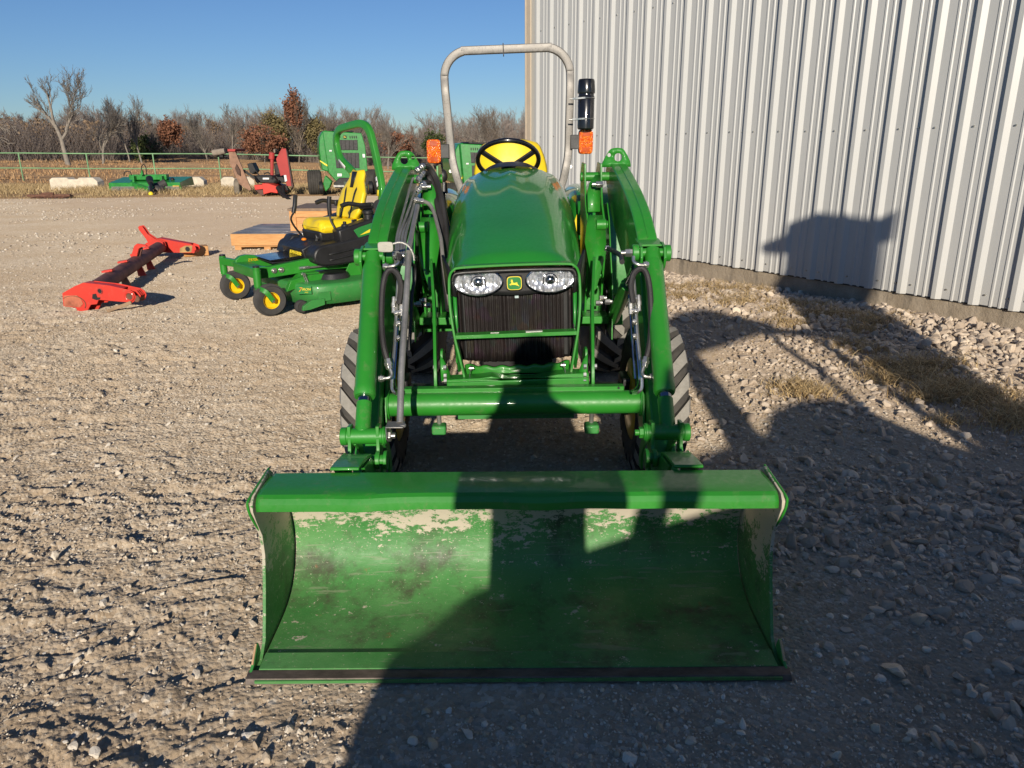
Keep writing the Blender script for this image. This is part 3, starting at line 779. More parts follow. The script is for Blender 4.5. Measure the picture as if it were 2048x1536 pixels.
    MB().cyl((X(sg*.53), 3.52, .87), (X(sg*.53), 3.30, .99), .019).build('lift_rod', CHROME, tr)
# torque tube between the booms, tray above
tt_ = MB().cyl((X(-.531), 2.95, .487), (X(.531), 2.95, .487), .048, n=40).xf(lroll).build('torque_tube', GREEN, tr)
for sg in (-1, 1): MB().cyl((X(sg*.512), 2.95, .487), (X(sg*.531), 2.95, .487), .062, .056, n=40).xf(lroll).build('collar', GREEN, tt_, bev=.004)
for sg in (-1, 1): MB().prism([(2.86, .40), (2.93, .36), (3.02, .43), (3.11, .60), (3.06, .68), (2.95, .60), (2.88, .50)], 0, X(sg*.522-.004), X(sg*.522+.004)).xf(lroll).build('gusset', GREEN, tt_, bev=.001)
MB().b2((X(-.455), 2.955, .532), (X(.452), 2.995, .552)).xf(lroll).build('hose_tray', GREEN, tt_, bev=.003)
MB().cyl((X(.425), 2.95, .549), (X(.425), 2.956, .549), .005, n=10).build('bolt_hole', LBLK, tt_)
MB().prism([(3.0, .40), (3.14, .40), (3.14, .44), (3.0, .44)], 0, X(-.24), X(.25)).xf(lroll).build('skid_plate', GREEND, tr, bev=.002)
for sg in (-1, 1):
    MB().cyl((X(sg*.325), 3.02, .42), (X(sg*.325), 3.04, .34), .010).build('stand_post', STEELD, tr)
    MB().b2((X(sg*.325-.030), 2.99, .330), (X(sg*.325+.030), 3.05, .370)).build('stand_foot', GREEND, tr, bev=.008)

# ---- chassis, hood
def hood_sec(y):
    Ys = [3.145, 3.165, 3.20, 3.28, 3.40, 3.60, 3.85, 4.10, 4.30, 4.44]
    T_ = [1.026, 1.046, 1.066, 1.100, 1.136, 1.198, 1.266, 1.325, 1.360, 1.376]
    Wd = [.250, .264, .278, .294, .310, .324, .334, .340, .340, .334]
    B_ = [1.010, .985, .945, .90, .865, .84, .84, .85, .86, .87]
    return np.interp(y, Ys, T_), np.interp(y, Ys, Wd), np.interp(y, Ys, B_)
ysec = np.concatenate([[3.145, 3.15, 3.158, 3.17, 3.185, 3.205, 3.24], np.linspace(3.28, 4.44, 30)])
_sm = lambda a: a
Tt = np.array([hood_sec(y) for y in ysec])
for c in range(3):
    a = Tt[:, c].copy()
    for _ in range(6): a[1:-1] = .25*a[:-2]+.5*a[1:-1]+.25*a[2:]
    Tt[:, c] = a
def hood(u, v):
    i = u*(len(ysec)-1); k = min(int(i), len(ysec)-2); fr = i-k
    y = ysec[k]*(1-fr)+ysec[k+1]*fr; t, w_, b_ = Tt[k]*(1-fr)+Tt[k+1]*fr
    a = (v*2-1)*math.pi/2
    nn = 2.9+1.0*min(1, max(0, (y-3.3)/.7)); ex = 2/nn
    x = w_*math.copysign(abs(math.sin(a))**ex, a); z = b_+(t-b_)*abs(math.cos(a))**(2/(nn-.1))
    # crown crease and spine
    z += .013*math.exp(-(x/.009)**2)*sst(3.62, 4.05, y)*sst(4.34, 4.26, y)*1.0
    z += .006*math.exp(-(x/.04)**2)*sst(4.1, 4.25, y)
    z -= .006*math.exp(-((abs(x)-(.27-.12*max(0, y-3.9)))/.022)**2)*sst(3.75, 4.0, y)
    return (X(x), y, z)
hd = MB().grid(hood, len(ysec)*2-2, 96).xf(roll).build('hood', GREENH, tr, ang=60)
# front lip of hood
lip = [(-.258, .975), (-.252, .995), (-.228, 1.005), (-.1, 1.009), (0, 1.010), (.1, 1.009), (.228, 1.005), (.252, .995), (.258, .975)]
MB().tube([(X(x), 3.150, z-.004) for x, z in lip], .009, sm=4).xf(roll).build('hood_lip', BLK, hd)
# cowl, black
def cowl(u, v):
    a = (v*2-1)*math.pi/2; y = 4.42+u*.20; w_ = .255-.04*u; t = 1.392+.022*math.sin(u*math.pi*.6)
    return (X(w_*math.copysign(abs(math.sin(a))**.8, a)), y, 1.15+(t-1.15)*abs(math.cos(a))**.75)
MB().grid(cowl, 10, 40).xf(roll).build('cowl', BLK, tr, ang=60)
for sg in (-1, 1):
    MB().add([(X(sg*x), y, z) for x, y, z in ((.255, 3.19, .56), (.255, 3.19, .93), (.295, 3.36, .95), (.312, 3.60, 1.0), (.315, 4.42, 1.05), (.315, 4.42, .74), (.30, 3.6, .70), (.28, 3.36, .60))], [(0, 1, 2, 7), (7, 2, 3, 6), (6, 3, 4, 5)]).xf(roll).build('side_panel', GREENH, tr, solid=.012)
    MB().add([(X(sg*x), y, z) for x, y, z in ((.25, 3.165, .90), (.262, 3.17, .99), (.308, 3.30, 1.06), (.30, 3.34, .88))], [(0, 1, 2, 3)]).xf(roll).build('corner_insert', BLK, tr, solid=.01)
    MB().prism([(3.2, .60), (3.35, .52), (4.4, .50), (4.4, .74), (3.35, .74)], 0, X(sg*.262), X(sg*.270)).xf(roll).build('frame_rail', GREEN, tr, bev=.002)
# core of the engine bay and driveline
MB().b2((X(-.235), 3.24, .60), (X(.235), 4.45, .95)).b2((X(-.16), 3.3, .33), (X(.16), 5.3, .62)).b2((X(-.25), 4.3, .45), (X(.25), 5.3, .85)).xf(roll).build('engine_block', LBLK, tr, bev=.01)
MB().cyl((X(-.5), 3.42, .35), (X(.5), 3.42, .35), .075, n=20).b2((X(-.62), 3.36, .28), (X(-.5), 3.50, .46)).b2((X(.5), 3.36, .28), (X(.62), 3.50, .46)).build('front_axle', BLK, tr, bev=.01)
# nose: headlamp band, emblem, grille
ns = MB().grid(lambda u, v: (X((u*2-1)*.250), 3.186+.05*abs(u*2-1)**3.0-.012*math.cos((u*2-1)*1.5), .896+.018*(1-math.cos((u*2-1)*2.6))*(1-v)*.6+v*.112), 40, 6).xf(roll).build('headlamp_panel', BLK, tr, solid=.006, ang=60)
bp_h = [(x, z) for x, z in ell(0, .934, .256, .058, 48, 4.5)]
for sg in (-1, 1):
    cx_, cz_ = sg*.152, .959
    hl = MB()
    R_ = []
    def bowl(u, v, cx_=cx_, cz_=cz_):
        r = u; t = v*2*math.pi; s_ = 1+.012*math.cos(t*14)*r
        return (X(cx_+.101*r*math.cos(t)*s_), 3.158+.018*(1-r*r)+.016*abs((cx_+.094*r*math.cos(t))/.25)**3, cz_+.053*r*math.sin(t)*s_)
    h_ = MB().grid(bowl, 16, 64).xf(roll).build('headlight', REFL, tr, ang=180)
    MB().tube([(X(cx_+.103*math.cos(t)), 3.152+.018*abs((cx_+.096*math.cos(t))/.25)**3, cz_+.055*math.sin(t)) for t in [k*math.pi/24 for k in range(49)]], .0038, n=8, sm=0).xf(roll).build('chrome_rim', CHROME, h_)
    MB().grid(lambda u, v: (X(cx_+.102*u*math.cos(v*2*math.pi)), 3.142-.016*(1-u*u)+.018*abs((cx_+.095*u*math.cos(v*2*math.pi))/.25)**3, cz_+.054*u*math.sin(v*2*math.pi)), 10, 48).xf(roll).build('lens', LENS, h_, ang=180)
    MB().sphere((X(cx_), 3.175, cz_-.004), .020, 10, (1.05, .8, 1)).xf(roll).build('bulb_reflector', CHROME, h_)
    MB().tube([(X(cx_+sg*.030*math.cos(t)*-1), 3.172, cz_-.006+.030*math.sin(t)) for t in [k*math.pi/10 for k in range(-2, 13)]], .0025, n=6, sm=0).xf(roll).build('bulb_arch', LBLK, h_)
    # outboard marker section
    MB().grid(lambda u, v: (X(sg*(.212+.038*u)), 3.158+.045*u-.006*math.sin(v*3.1), .919+.012*(1-u)+v*(.066-.014*u)), 8, 10).xf(roll).build('marker_lens', REFL, h_, ang=180)
em = MB().prism([(X(x), z) for x, z in ell(0, .951, .0355, .0325, 40, 4.2)], 1, 3.152, 3.18).xf(roll).build('emblem', LBLK, tr, bev=.002)
MB().prism([(X(x), z) for x, z in ell(0, .951, .0310, .0285, 40, 4.2)], 1, 3.1495, 3.153).xf(roll).build('emblem_border', LYEL, em)
MB().prism([(X(x), z) for x, z in ell(0, .951, .0285, .0260, 40, 4.2)], 1, 3.1475, 3.150).xf(roll).build('emblem_field', GREENL, em)
DEER = [(-.0235, -.0035), (-.0190, -.0010), (-.0150, .0002), (-.0145, .0040), (-.0130, .0085), (-.0175, .0090), (-.0172, .0108), (-.0130, .0130), (-.0165, .0160), (-.0182, .0195), (-.0150, .0172), (-.0142, .0215), (-.0120, .0165), (-.0085, .0205), (-.0095, .0160), (-.0055, .0178), (-.0085, .0140),
        (-.0085, .0118), (-.0050, .0112), (-.0080, .0085), (-.0085, .0050), (.0000, .0025), (.0080, .0035), (.0120, .0040), (.0130, .0068), (.0145, .0030), (.0150, -.0020), (.0185, -.0070), (.0230, -.0125), (.0240, -.0165), (.0190, -.0120), (.0150, -.0110), (.0070, -.0080), (-.0020, -.0065), (-.0105, -.0062), (-.0160, -.0055), (-.0200, -.0060), (-.0150, -.0105), (-.0140, -.0120), (-.0180, -.0100), (-.0230, -.0060)]
def deer(parent, place, mat, sc=1):
    """place maps (u, v, depth) to a point"""
    n = len(DEER); v = [place(x*sc, z*sc, 0) for x, z in DEER]+[place(x*sc, z*sc, .0012) for x, z in DEER]
    return MB().add(v, [tuple(range(n)), tuple(range(2*n-1, n-1, -1))]+[(k, k+n, (k+1) % n+n, (k+1) % n) for k in range(n)]).build('emblem_deer', mat, parent, ang=20)
deer(em, lambda u, v, d: roll((X(u), 3.1472-d, .9505+v)), LYEL, .86)
# pleated grille screen
def gril(u, v):
    x = (u*2-1)*.246; z = .597+v*.32
    pl = .006*(1 if math.sin(u*2*math.pi*13) > .1 else 0)+.003*math.sin(u*2*math.pi*29)
    return (X(x), 3.205+.05*abs(u*2-1)**3+pl, z)
MB().grid(gril, 340, 6).xf(roll).build('grille', GRILLE, tr, ang=30, solid=.002)
MB().b2((X(-.25), 3.27, .60), (X(.25), 3.29, .90)).xf(roll).build('radiator', LBLK, tr)
MB().b2((X(.0), 3.197, .878), (X(.016), 3.199, .892)).xf(roll).build('grille_sticker', simple('pale_sticker', (.40, .50, .50), .5), tr)
for sg in (-1, 1): MB().prism([(3.18, .60), (3.30, .60), (3.30, .90), (3.20, .90)], 0, X(sg*.256), X(sg*.248)).xf(roll).build('grille_side', BLK, tr, bev=.003)
# green apron under the grille
def apron(u, v): x = (u*2-1)*.225; return (X(x), 3.135+.05*abs(u*2-1)**3, .545+v*.05+.004*math.sin(u*40)*v)
MB().grid(apron, 60, 4).xf(roll).build('apron', GREEN, tr, solid=.02, ang=50)
# brush guard hoop (flat bar) and cross bar
hoop = [(X(-.222), 3.09, .49), (X(-.224), 3.10, .545), (X(-.244), 3.105, .66), (X(-.260), 3.11, .75), (X(-.271), 3.12, .86), (X(-.271), 3.125, .95), (X(-.266), 3.125, .995), (X(-.249), 3.12, 1.022), (X(-.208), 3.12, 1.032)]
hp = hoop+[(X(0), 3.115, 1.036)]+[(2*CX-p[0], p[1], p[2]) for p in hoop[::-1]]
gd = MB().tube(hp, .01, sm=5, prof=[(-.005, -.024), (.005, -.024), (.005, .024), (-.005, .024)], up=(0, -1, 0.001)).xf(roll).build('brush_guard', GREEN, tr, bev=.002)
MB().b2((X(-.254), 3.075, .745), (X(.254), 3.125, .753)).b2((X(-.254), 3.073, .737), (X(.254), 3.077, .753)).xf(roll).build('guard_crossbar', GREEN, gd, bev=.001)
MB().box((X(.075), 3.098, .7545), (.070, .022, .003), rot=Matrix.Rotation(rad(5), 3, 'Z')).box((X(-.09), 3.095, .7545), (.035, .006, .002)).xf(roll).build('guard_scrape', simple('bare_scrape', (.5, .5, .46), .4, metal=.4), gd)
for sg in (-1, 1):
    x0 = X(sg*.205)
    MB().cyl((x0, 3.085, .605), (X(sg*.185), 3.085, .605), .008, n=10).cyl((X(sg*.20), 3.085, .605), (X(sg*.195), 3.085, .605), .013, n=12).cyl((x0, 3.085, .545), (X(sg*.18), 3.085, .545), .007, n=6).cyl((X(sg*.198), 3.085, .545), (X(sg*.19), 3.085, .545), .013, n=6).tube([(X(sg*.20), 3.07, .60), (X(sg*.203), 3.07, .57), (X(sg*.199), 3.07, .545)], .002, n=6).xf(roll).build('hitch_pin', STEEL, gd)
# front bumper casting
mb = MB().b2((X(-.30), 3.035, .518), (X(.30), 3.09, .560))
mb.xf(roll).build('bumper_beam', GREEN, tr, bev=.004)
prof = [(-.30, .560), (-.30, .572), (-.16, .574), (-.11, .580), (-.06, .566), (0, .557), (.06, .558), (.12, .572), (.17, .578), (.30, .580), (.30, .560)]
MB().prism([(X(x), z-.003) for x, z in prof], 1, 3.045, 3.12).xf(roll).build('bumper_top', GREEN, tr, bev=.002)
# mast braces and uprights
for sg in (-1, 1):
    fx = [(.330, 3.05, .50), (.330, 3.055, .60), (.338, 3.16, .70), (.352, 3.32, .80), (.375, 3.52, .90), (.392, 3.66, .955)]
    MB().tube([(X(sg*p[0]), p[1], p[2]) for p in fx], .01, sm=3, prof=[(-.0065, -.035), (.0065, -.035), (.0065, .035), (-.0065, .035)], up=(0, -1, 1)).xf(lroll).build('mast_brace', GREEN, tr, bev=.0015)
    MB().prism([(3.06, .555), (3.06, .66), (3.075, .68), (3.10, .685), (3.16, .66), (3.2, .60), (3.22, .555)], 0, X(sg*.305-.005), X(sg*.305+.005)).xf(lroll).build('brace_lug', GREEN, tr, bev=.001)
    MB().add([(X(sg*.31), 3.05, .555), (X(sg*.31), 3.06, .665), (X(sg*.295), 3.065, .64), (X(sg*.275), 3.07, .59), (X(sg*.268), 3.07, .555)], [(0, 1, 2, 3, 4)]).xf(lroll).build('gusset', GREEN, tr, solid=.01)
    for z_, xx in ((.615, .343), (.615, .300), (.578, .300), (.556, .30)):
        MB().cyl((X(sg*xx), 3.045, z_), (X(sg*(xx-.012)), 3.045, z_), .012, n=6).build('bolt', STEEL, tr)
    # upright plates
    up_ = [(4.02, .58), (3.98, .80), (3.90, .97), (3.94, 1.12), (4.06, 1.20), (4.12, 1.30), (4.14, 1.405), (4.30, 1.41), (4.36, 1.36), (4.34, 1.15), (4.30, .9), (4.28, .58)]
    MB().prism(up_, 0, X(sg*.470), X(sg*.480)).xf(lroll).build('mast_plate', GREEN, tr, bev=.002)
    MB().prism(up_, 0, X(sg*.385), X(sg*.395)).xf(lroll).build('mast_plate', GREEN, tr, bev=.002)
    MB().b2((X(sg*.39), 4.10, .60), (X(sg*.476), 4.30, .95)).xf(lroll).build('mast_core', GREEN, tr, bev=.002)
    # faceted front gusset that catches the light
    g_ = [(.392, 3.93, 1.155), (.462, 3.93, 1.155), (.472, 3.88, 1.08), (.472, 3.82, .99), (.452, 3.78, .93), (.408, 3.66, .83), (.395, 3.64, .82), (.380, 3.76, .93), (.366, 3.85, 1.03), (.378, 3.90, 1.11)]
    MB().add([(X(sg*p[0]), p[1], p[2]) for p in g_], [tuple(range(10))]).xf(lroll).build('mast_gusset', GREEN, tr, solid=.012)
    MB().add([(X(sg*x), y, z) for x, y, z in ((.392, 3.98, 1.17), (.392, 4.02, 1.27), (.410, 4.10, 1.31), (.440, 4.13, 1.345), (.470, 4.14, 1.345), (.462, 4.06, 1.25), (.452, 3.98, 1.17))], [tuple(range(7))]).xf(lroll).build('mast_cap', GREEN, tr, solid=.012)
    MB().cyl((X(sg*.425), 3.88, 1.115), (X(sg*.475), 3.88, 1.115), .027, n=20).cyl((X(sg*.476), 3.88, 1.115), (X(sg*.484), 3.88, 1.115), .02, n=20).xf(lroll).build('mast_boss', GREEN, tr, bev=.003)
    for y_, z_, xx in ((3.80, .87, .42), (3.70, .83, .385), (3.62, .79, .42), (3.60, .77, .40), (3.48, .80, .43)):
        MB().cyl((X(sg*xx), y_, z_), (X(sg*(xx+.022)), y_, z_), .014, n=6).cyl((X(sg*(xx+.02)), y_, z_), (X(sg*(xx+.034)), y_, z_), .009, n=8).xf(lroll).build('bolt', GREEN if z_ > .82 else STEEL, tr)
    MB().b2((X(sg*.24), 3.90, .60), (X(sg*.50), 4.05, .64)).build('mast_base', GREEN, tr, bev=.004)
    MB().prism([(3.86, .52), (3.90, .80), (4.02, .98), (4.1, 1.12), (4.2, 1.2), (4.55, 1.15), (4.6, .55)], 0, X(sg*.515), X(sg*.522)).xf(lroll).build('mast_shield', GREEN, tr, bev=.002)
    MB().prism([(4.05, .50), (4.05, .75), (4.45, .80), (4.5, .52)], 0, X(sg*.50), X(sg*.508)).build('side_shield', BLK, tr, bev=.002)
    # boom pivot pin
    MB().cyl((X(sg*.375), 4.26, 1.335), (X(sg*.60), 4.26, 1.335), .024).cyl((X(sg*.60), 4.26, 1.335), (X(sg*.64), 4.26, 1.335), .032).xf(lroll).build('pivot_pin', GREEN, tr, bev=.003)
    MB().cyl((X(sg*.47), 4.02, 1.305), (X(sg*.435), 4.02, 1.305), .018, n=6).cyl((X(sg*.44), 4.02, 1.305), (X(sg*.415), 4.02, 1.305), .011, n=10).xf(lroll).build('nut', STEEL, tr, bev=.001)

# ---- wheels
def tyre(c, R, wd, nl, lug, rimr, parent=None, name='wheel', bar=.055, sweep=.22):
    c = Vector(c); sh = R-lug
    prof = [(rimr*.98, -wd*.40), (rimr+.01, -wd*.46), (rimr+.03, -wd*.50), (sh-.055, -wd*.50), (sh-.02, -wd*.47), (sh, -wd*.40), (sh+.004, -wd*.2), (sh+.005, 0), (sh+.004, wd*.2), (sh, wd*.40), (sh-.02, wd*.47), (sh-.055, wd*.50), (rimr+.03, wd*.50), (rimr+.01, wd*.46), (rimr*.98, wd*.40)]
    wh = MB().lathe(prof, c, (1, 0, 0), 72).build(name, TYRE, parent, ang=50)
    side_, face = MB(), MB()
    for k in range(nl):
        for sd in (-1, 1):
            th0 = 2*math.pi*(k+(.5 if sd > 0 else 0))/nl
            N = 9; A = []; T_ = []
            for i in range(N+1):
                s = i/N; x = sd*(-.05*wd+s*(wd*.55))
                bend = sweep*(s**1.0)*.55/(R)*.9+(.10 if s < .35 else 0)*(1-s/.35)*0
                w2 = bar*(.85+.25*s)/R/2
                top = R-.010*s**3; bot = sh-.012
                if s > .93: top = R-.045; bot = sh-.06
                cen = th0-bend
                for t_, rr in ((cen-w2*1.25, bot), (cen-w2, top), (cen+w2, top), (cen+w2*1.25, bot)):
                    A.append(c+Vector((x, -math.cos(t_)*rr, math.sin(-t_)*rr)))
            m = len(A)//4
            side_.add(A, [(4*i+j, 4*i+4+j, 4*i+5+j, 4*i+1+j) for i in range(m-1) for j in (0, 2)]+[(0, 1, 2, 3), (4*m-1, 4*m-2, 4*m-3, 4*m-4)])
            face.add([p for p in A], [(4*i+1, 4*i+5, 4*i+6, 4*i+2) for i in range(m-1)])
    side_.build('lug_side', TYRE, wh, ang=30); face.build('lug_face', TYREL, wh, ang=30)
    return wh
for sg in (-1, 1):
    w_ = tyre((X(sg*.655), 3.42, .345), .348, .228, 18, .030, .19, tr, 'front_wheel', .066, .30)
    c = Vector((X(sg*.655), 3.42, .345))
    MB().lathe([(.196, -sg*.098), (.185, -sg*.104), (.15, -sg*.112), (.08, -sg*.118), (.0, -sg*.118)], c, (1, 0, 0), 40).lathe([(.19, sg*.095), (.178, sg*.09), (.16, sg*.03), (.10, sg*.0), (.0, 0)], c, (1, 0, 0), 40).build('rim', YELP, w_, solid=.004)
    w_ = tyre((X(sg*.67), 5.12, .565), .57, .36, 20, .035, .24, tr, 'rear_wheel', .075, .42)
    c = Vector((X(sg*.67), 5.12, .565))
    MB().lathe([(.245, -sg*.15), (.23, -sg*.145), (.21, -sg*.05), (.10, -sg*.03), (.0, -sg*.03)], c, (1, 0, 0), 40).build('rim', YELP, w_, solid=.004)
# ---- fenders, platform
for sg in (-1, 1):
    ft = dense([(4.52, .62), (4.54, .85), (4.60, 1.05), (4.70, 1.17), (4.85, 1.225), (5.1, 1.24), (5.4, 1.23), (5.62, 1.17), (5.75, 1.0)], 4)
    fo = ft; fi = offs(ft, .02)
    def fen(u, v, sg=sg):
        i = u*(len(ft)-1); k = min(int(i), len(ft)-2); fr = i-k; y = ft[k][0]*(1-fr)+ft[k+1][0]*fr; z = ft[k][1]*(1-fr)+ft[k+1][1]*fr
        a = v*math.pi/2
        if v < .25: x = .36; dz = -(.25-v)/.25*.30; yy_ = 0; z2 = z+dz-.05; return (X(sg*(x-.0)), y+.05, min(z2, z-.05))
        q = (v-.25)/.75; x = .36+.42*q; dr = .05*(1-min(1, q*6))**2
        return (X(sg*x), y+dr, z-dr-.03*q*q)
    MB().grid(fen, 60, 28).xf(roll).build('fender', GREENH, tr, ang=60, solid=.008)
    MB().prism([(4.60, .60), (4.62, .95), (4.72, 1.10), (4.9, 1.16), (5.5, 1.16), (5.7, .95), (5.7, .60)], 0, X(sg*.352), X(sg*.362)).xf(roll).build('fender_inner', GREENH, tr, bev=.004)
    MB().b2((X(sg*.20), 4.25, .525), (X(sg*.60), 4.75, .55)).b2((X(sg*.34), 4.22, .50), (X(sg*.61), 4.26, .56)).xf(roll).build('step_platform', GREEN, tr, bev=.004)
    mb = MB()
    for k in range(7): mb.b2((X(sg*(.36+.033*k)), 4.25, .551), (X(sg*(.375+.033*k)), 4.7, .557))
    mb.xf(roll).build('step_tread', GREEN, tr)
    # decal slash on fender inside
    MB().add([roll((X(sg*x), 4.47, z)) for x, z in ((.352, 1.04), (.375, 1.11), (.372, .93), (.356, .86))], [(0, 1, 2, 3)]).build('yellow_decal', LYEL, tr, solid=.002)
    # vertical seat side panel
    MB().prism([(4.5, .58), (4.5, 1.08), (4.62, 1.2), (4.9, 1.2), (4.9, .58)], 0, X(sg*.33), X(sg*.34)).xf(roll).build('fender_liner', GREENH, tr)
# ---- seat
def seatback(u, v):
    z = 1.10+v*.42; w_ = (.235-.02*v)*(1-max(0, v-.55)**2*1.1)
    if v > .93: w_ *= math.sqrt(max(0, 1-((v-.93)/.07)**2))*.35+.65
    a = (u*2-1); return (X(w_*a), 5.17+.05*v-.055*(1-abs(a)**3)-.03*math.sin(v*3)*(1-a*a), z-.015*abs(a)**3*(v > .5))
MB().grid(seatback, 30, 30).xf(roll).build('seat_back', YEL, tr, solid=.06, ang=70)
MB().box((X(0), 4.98, 1.06), (.44, .42, .10)).xf(roll).build('seat_cushion', YEL, tr, bev=.04)
MB().b2((X(-.22), 4.9, .8), (X(.22), 5.3, 1.02)).xf(roll).build('seat_base', BLK, tr, bev=.02)
# ---- steering wheel
sc_ = roll((X(-.012), 4.72, 1.42)); tl = rad(-38)
Rm = Matrix.Rotation(tl, 3, 'X')
def swp(x, y, z=0): return sc_+Rm @ Vector((x, y, z))
n_ = 64
sw = MB().tube([swp(.182*math.cos(t), .182*math.sin(t)) for t in [2*math.pi*k/n_ for k in range(n_+1)]], .0145, n=12, sm=0).build('steering_wheel', BLKG, tr, ang=60)
MB().sphere(swp(0, 0, -.05), .045, 10, (1, 1, .6)).build('hub', BLK, sw)
for t in (90+62, 90-62, 270):
    t = rad(t-180); MB().tube([swp(.03*math.cos(t), .03*math.sin(t), -.05), swp(.1*math.cos(t), .1*math.sin(t), -.028), swp(.178*math.cos(t), .178*math.sin(t), 0)], .013, sm=5, prof=[(-.017, -.006), (.017, -.006), (.017, .006), (-.017, .006)], up=tuple(Rm @ Vector((0, 0, 1)))).build('spoke', BLK, sw, bev=.002)
MB().cyl(swp(0, 0, -.05), roll((X(-.01), 4.62, 1.25)), .032).build('column', BLK, tr)
# ---- roll bar (square tube)
rp = []
xs_l, zt = .413, 2.075
for z in (.75, 1.0, 1.15, 1.22): rp.append((-.335, 5.24+0*z, z))
for z in (1.28, 1.36): rp.append((-.352-.02*(z-1.28)/.08, 5.24, z))
for z in (1.45, 1.6, 1.75, 1.86): rp.append((-.388-(z-1.45)*.045, 5.26, z))
cR = .16
for k in range(0, 12):
    t = math.pi-k*math.pi/2/11; rp.append((-.408+cR+cR*math.cos(t), 5.28, 1.935+cR*math.sin(t)))
pts = rp+[(-x, y, z) for x, y, z in rp[::-1]]
hw = .0255
rb = MB().tube([roll((X(x), y, z)) for x, y, z in pts], .03, sm=3, prof=[(x*hw, z*hw) for x, z in ell(0, 0, 1, 1, 20, 9)], up=(0, 1, 0.0)).build('roll_bar', ROPSM, tr, ang=50)
MB().b2((X(-.022), 5.243, 2.055), (X(-.016), 5.313, 2.128)).xf(roll).build('weld_line', LBLK, rb)
for sg in (-1, 1):
    MB().cyl(roll((X(sg*.40), 5.235, 1.355)), roll((X(sg*.40), 5.228, 1.355)), .012, n=6).build('bolt', STEEL, rb)
# amber lights
for sg, ww in ((-1, 0), (1, 1)):
    c_ = roll((X(sg*.50), 5.22, 1.485 if sg < 0 else 1.508))
    lt = MB().prism([(c_.x+x, c_.z+z) for x, z in ell(0, 0, .046, .075, 40, 6)], 1, 5.185, 5.215).build('amber_light', AMBER, tr, bev=.006)
    MB().prism([(c_.x+x, c_.z+z) for x, z in ell(0, 0, .048, .077, 40, 6)], 1, 5.215, 5.25).b2((c_.x-sg*.04, 5.21, c_.z-.045), (c_.x-sg*.10, 5.26, c_.z+.045)).build('lamp_housing', BLK, lt, bev=.004)
    for z_ in (-.05, .05):
        mb = MB().b2((c_.x-.024, 5.1835, c_.z+z_-.015), (c_.x+.024, 5.185, c_.z+z_+.015))
        for k in range(5): mb.b2((c_.x-.022+k*.011-.002, 5.182, c_.z+z_-.013), (c_.x-.022+k*.011+.002, 5.184, c_.z+z_+.013))
        mb.build('lens_ribs', simple('amber_dark', (.50, .07, .004), .2, coat=1), lt)
# manual canister
c_ = roll((X(.500), 5.17, 1.735))
can = MB().lathe([(r_, z_*.82) for r_, z_ in [(0, -.185), (.045, -.185), (.053, -.175), (.0535, .06), (.050, .066), (.050, .080), (.0565, .085), (.057, .10), (.0525, .175), (.047, .187), (.03, .19), (0, .19)]], c_, (0, 0, 1), 40).build('document_canister', BLKG, tr, ang=40)
for z_ in (.040, -.085):
    MB().tube([c_+Vector((.0545*math.cos(t), .0545*math.sin(t), z_)) for t in [2*math.pi*k/30 for k in range(31)]], .003, n=6, sm=0).bar(c_+Vector((-.09, -.03, z_-.004)), c_+Vector((-.01, -.055, z_)), .004, .010).cyl(c_+Vector((-.11, -.02, z_-.006)), c_+Vector((-.05, -.03, z_-.004)), .005).build('hose_clamp', STEEL, can)

# ---- hydraulics, left boom (survey points)
def line(name, pts, r, mat, par=tr, n=8, sm=6):
    return MB().tube([W(*p) for p in pts], r, n=n, sm=sm).build(name, mat, par)
def fit(pts, r=.013, mat=STEEL, par=tr, n=6):
    mb = MB()
    for i in range(len(pts)-1):
        a, b_ = W(*pts[i]), W(*pts[i+1]); mb.cyl(a, b_, r, n=n); mb.cyl(a.lerp(b_, .35), a.lerp(b_, .65), r*1.25, n=n)
    return mb.build('hydraulic_fitting', mat, par, bev=.001)
for k, (x1, y1, x2) in enumerate(((822, 368, 792), (829, 385, 797), (827, 405, 803), (832, 395, 809))):
    line('hydraulic_pipe', [(x1+5, y1-12, 4.02), (x1, y1, 3.96), (x1+(x2+3-x1)*.5, y1+(468-y1)*.5, 3.64), (x2+3, 468, 3.32), (x2, 500, 3.18), (x2-1, 530, 3.08)], .0062, STEELD)
for x1, y1, x2, y2 in ((832, 343, 848, 331), (835, 362, 847, 344), (834, 385, 849, 365)):
    fit([(x1, y1, 4.0), ((x1+x2)/2, (y1+y2)/2, 4.02), (x2, y2, 4.04)], .015)
line('hydraulic_hose', [(846, 332, 4.04), (858, 336, 4.1), (872, 358, 4.1), (882, 395, 4.0), (890, 445, 3.9), (894, 500, 3.75), (896, 560, 3.6), (905, 625, 3.5)], .0155, HOSE)
line('hydraulic_hose', [(846, 345, 4.04), (856, 350, 4.1), (868, 380, 4.08), (877, 420, 3.95), (886, 470, 3.85), (889, 540, 3.68), (898, 620, 3.5)], .0155, HOSE)
line('hydraulic_hose', [(848, 366, 4.04), (862, 368, 4.1), (873, 385, 4.1), (884, 420, 4.0), (893, 470, 3.85), (899, 520, 3.7), (903, 560, 3.6)], .0155, HOSE)
line('braided_hose', [(845, 402, 3.85), (858, 408, 3.85), (868, 425, 3.8), (876, 455, 3.7), (882, 480, 3.6), (886, 520, 3.5), (893, 570, 3.45), (900, 610, 3.4)], .0095, simple('braid', (.20, .19, .18), .5, bump=1, bscale=500))
fit([(828, 399, 3.85), (840, 402, 3.85), (848, 403, 3.85)], .014)
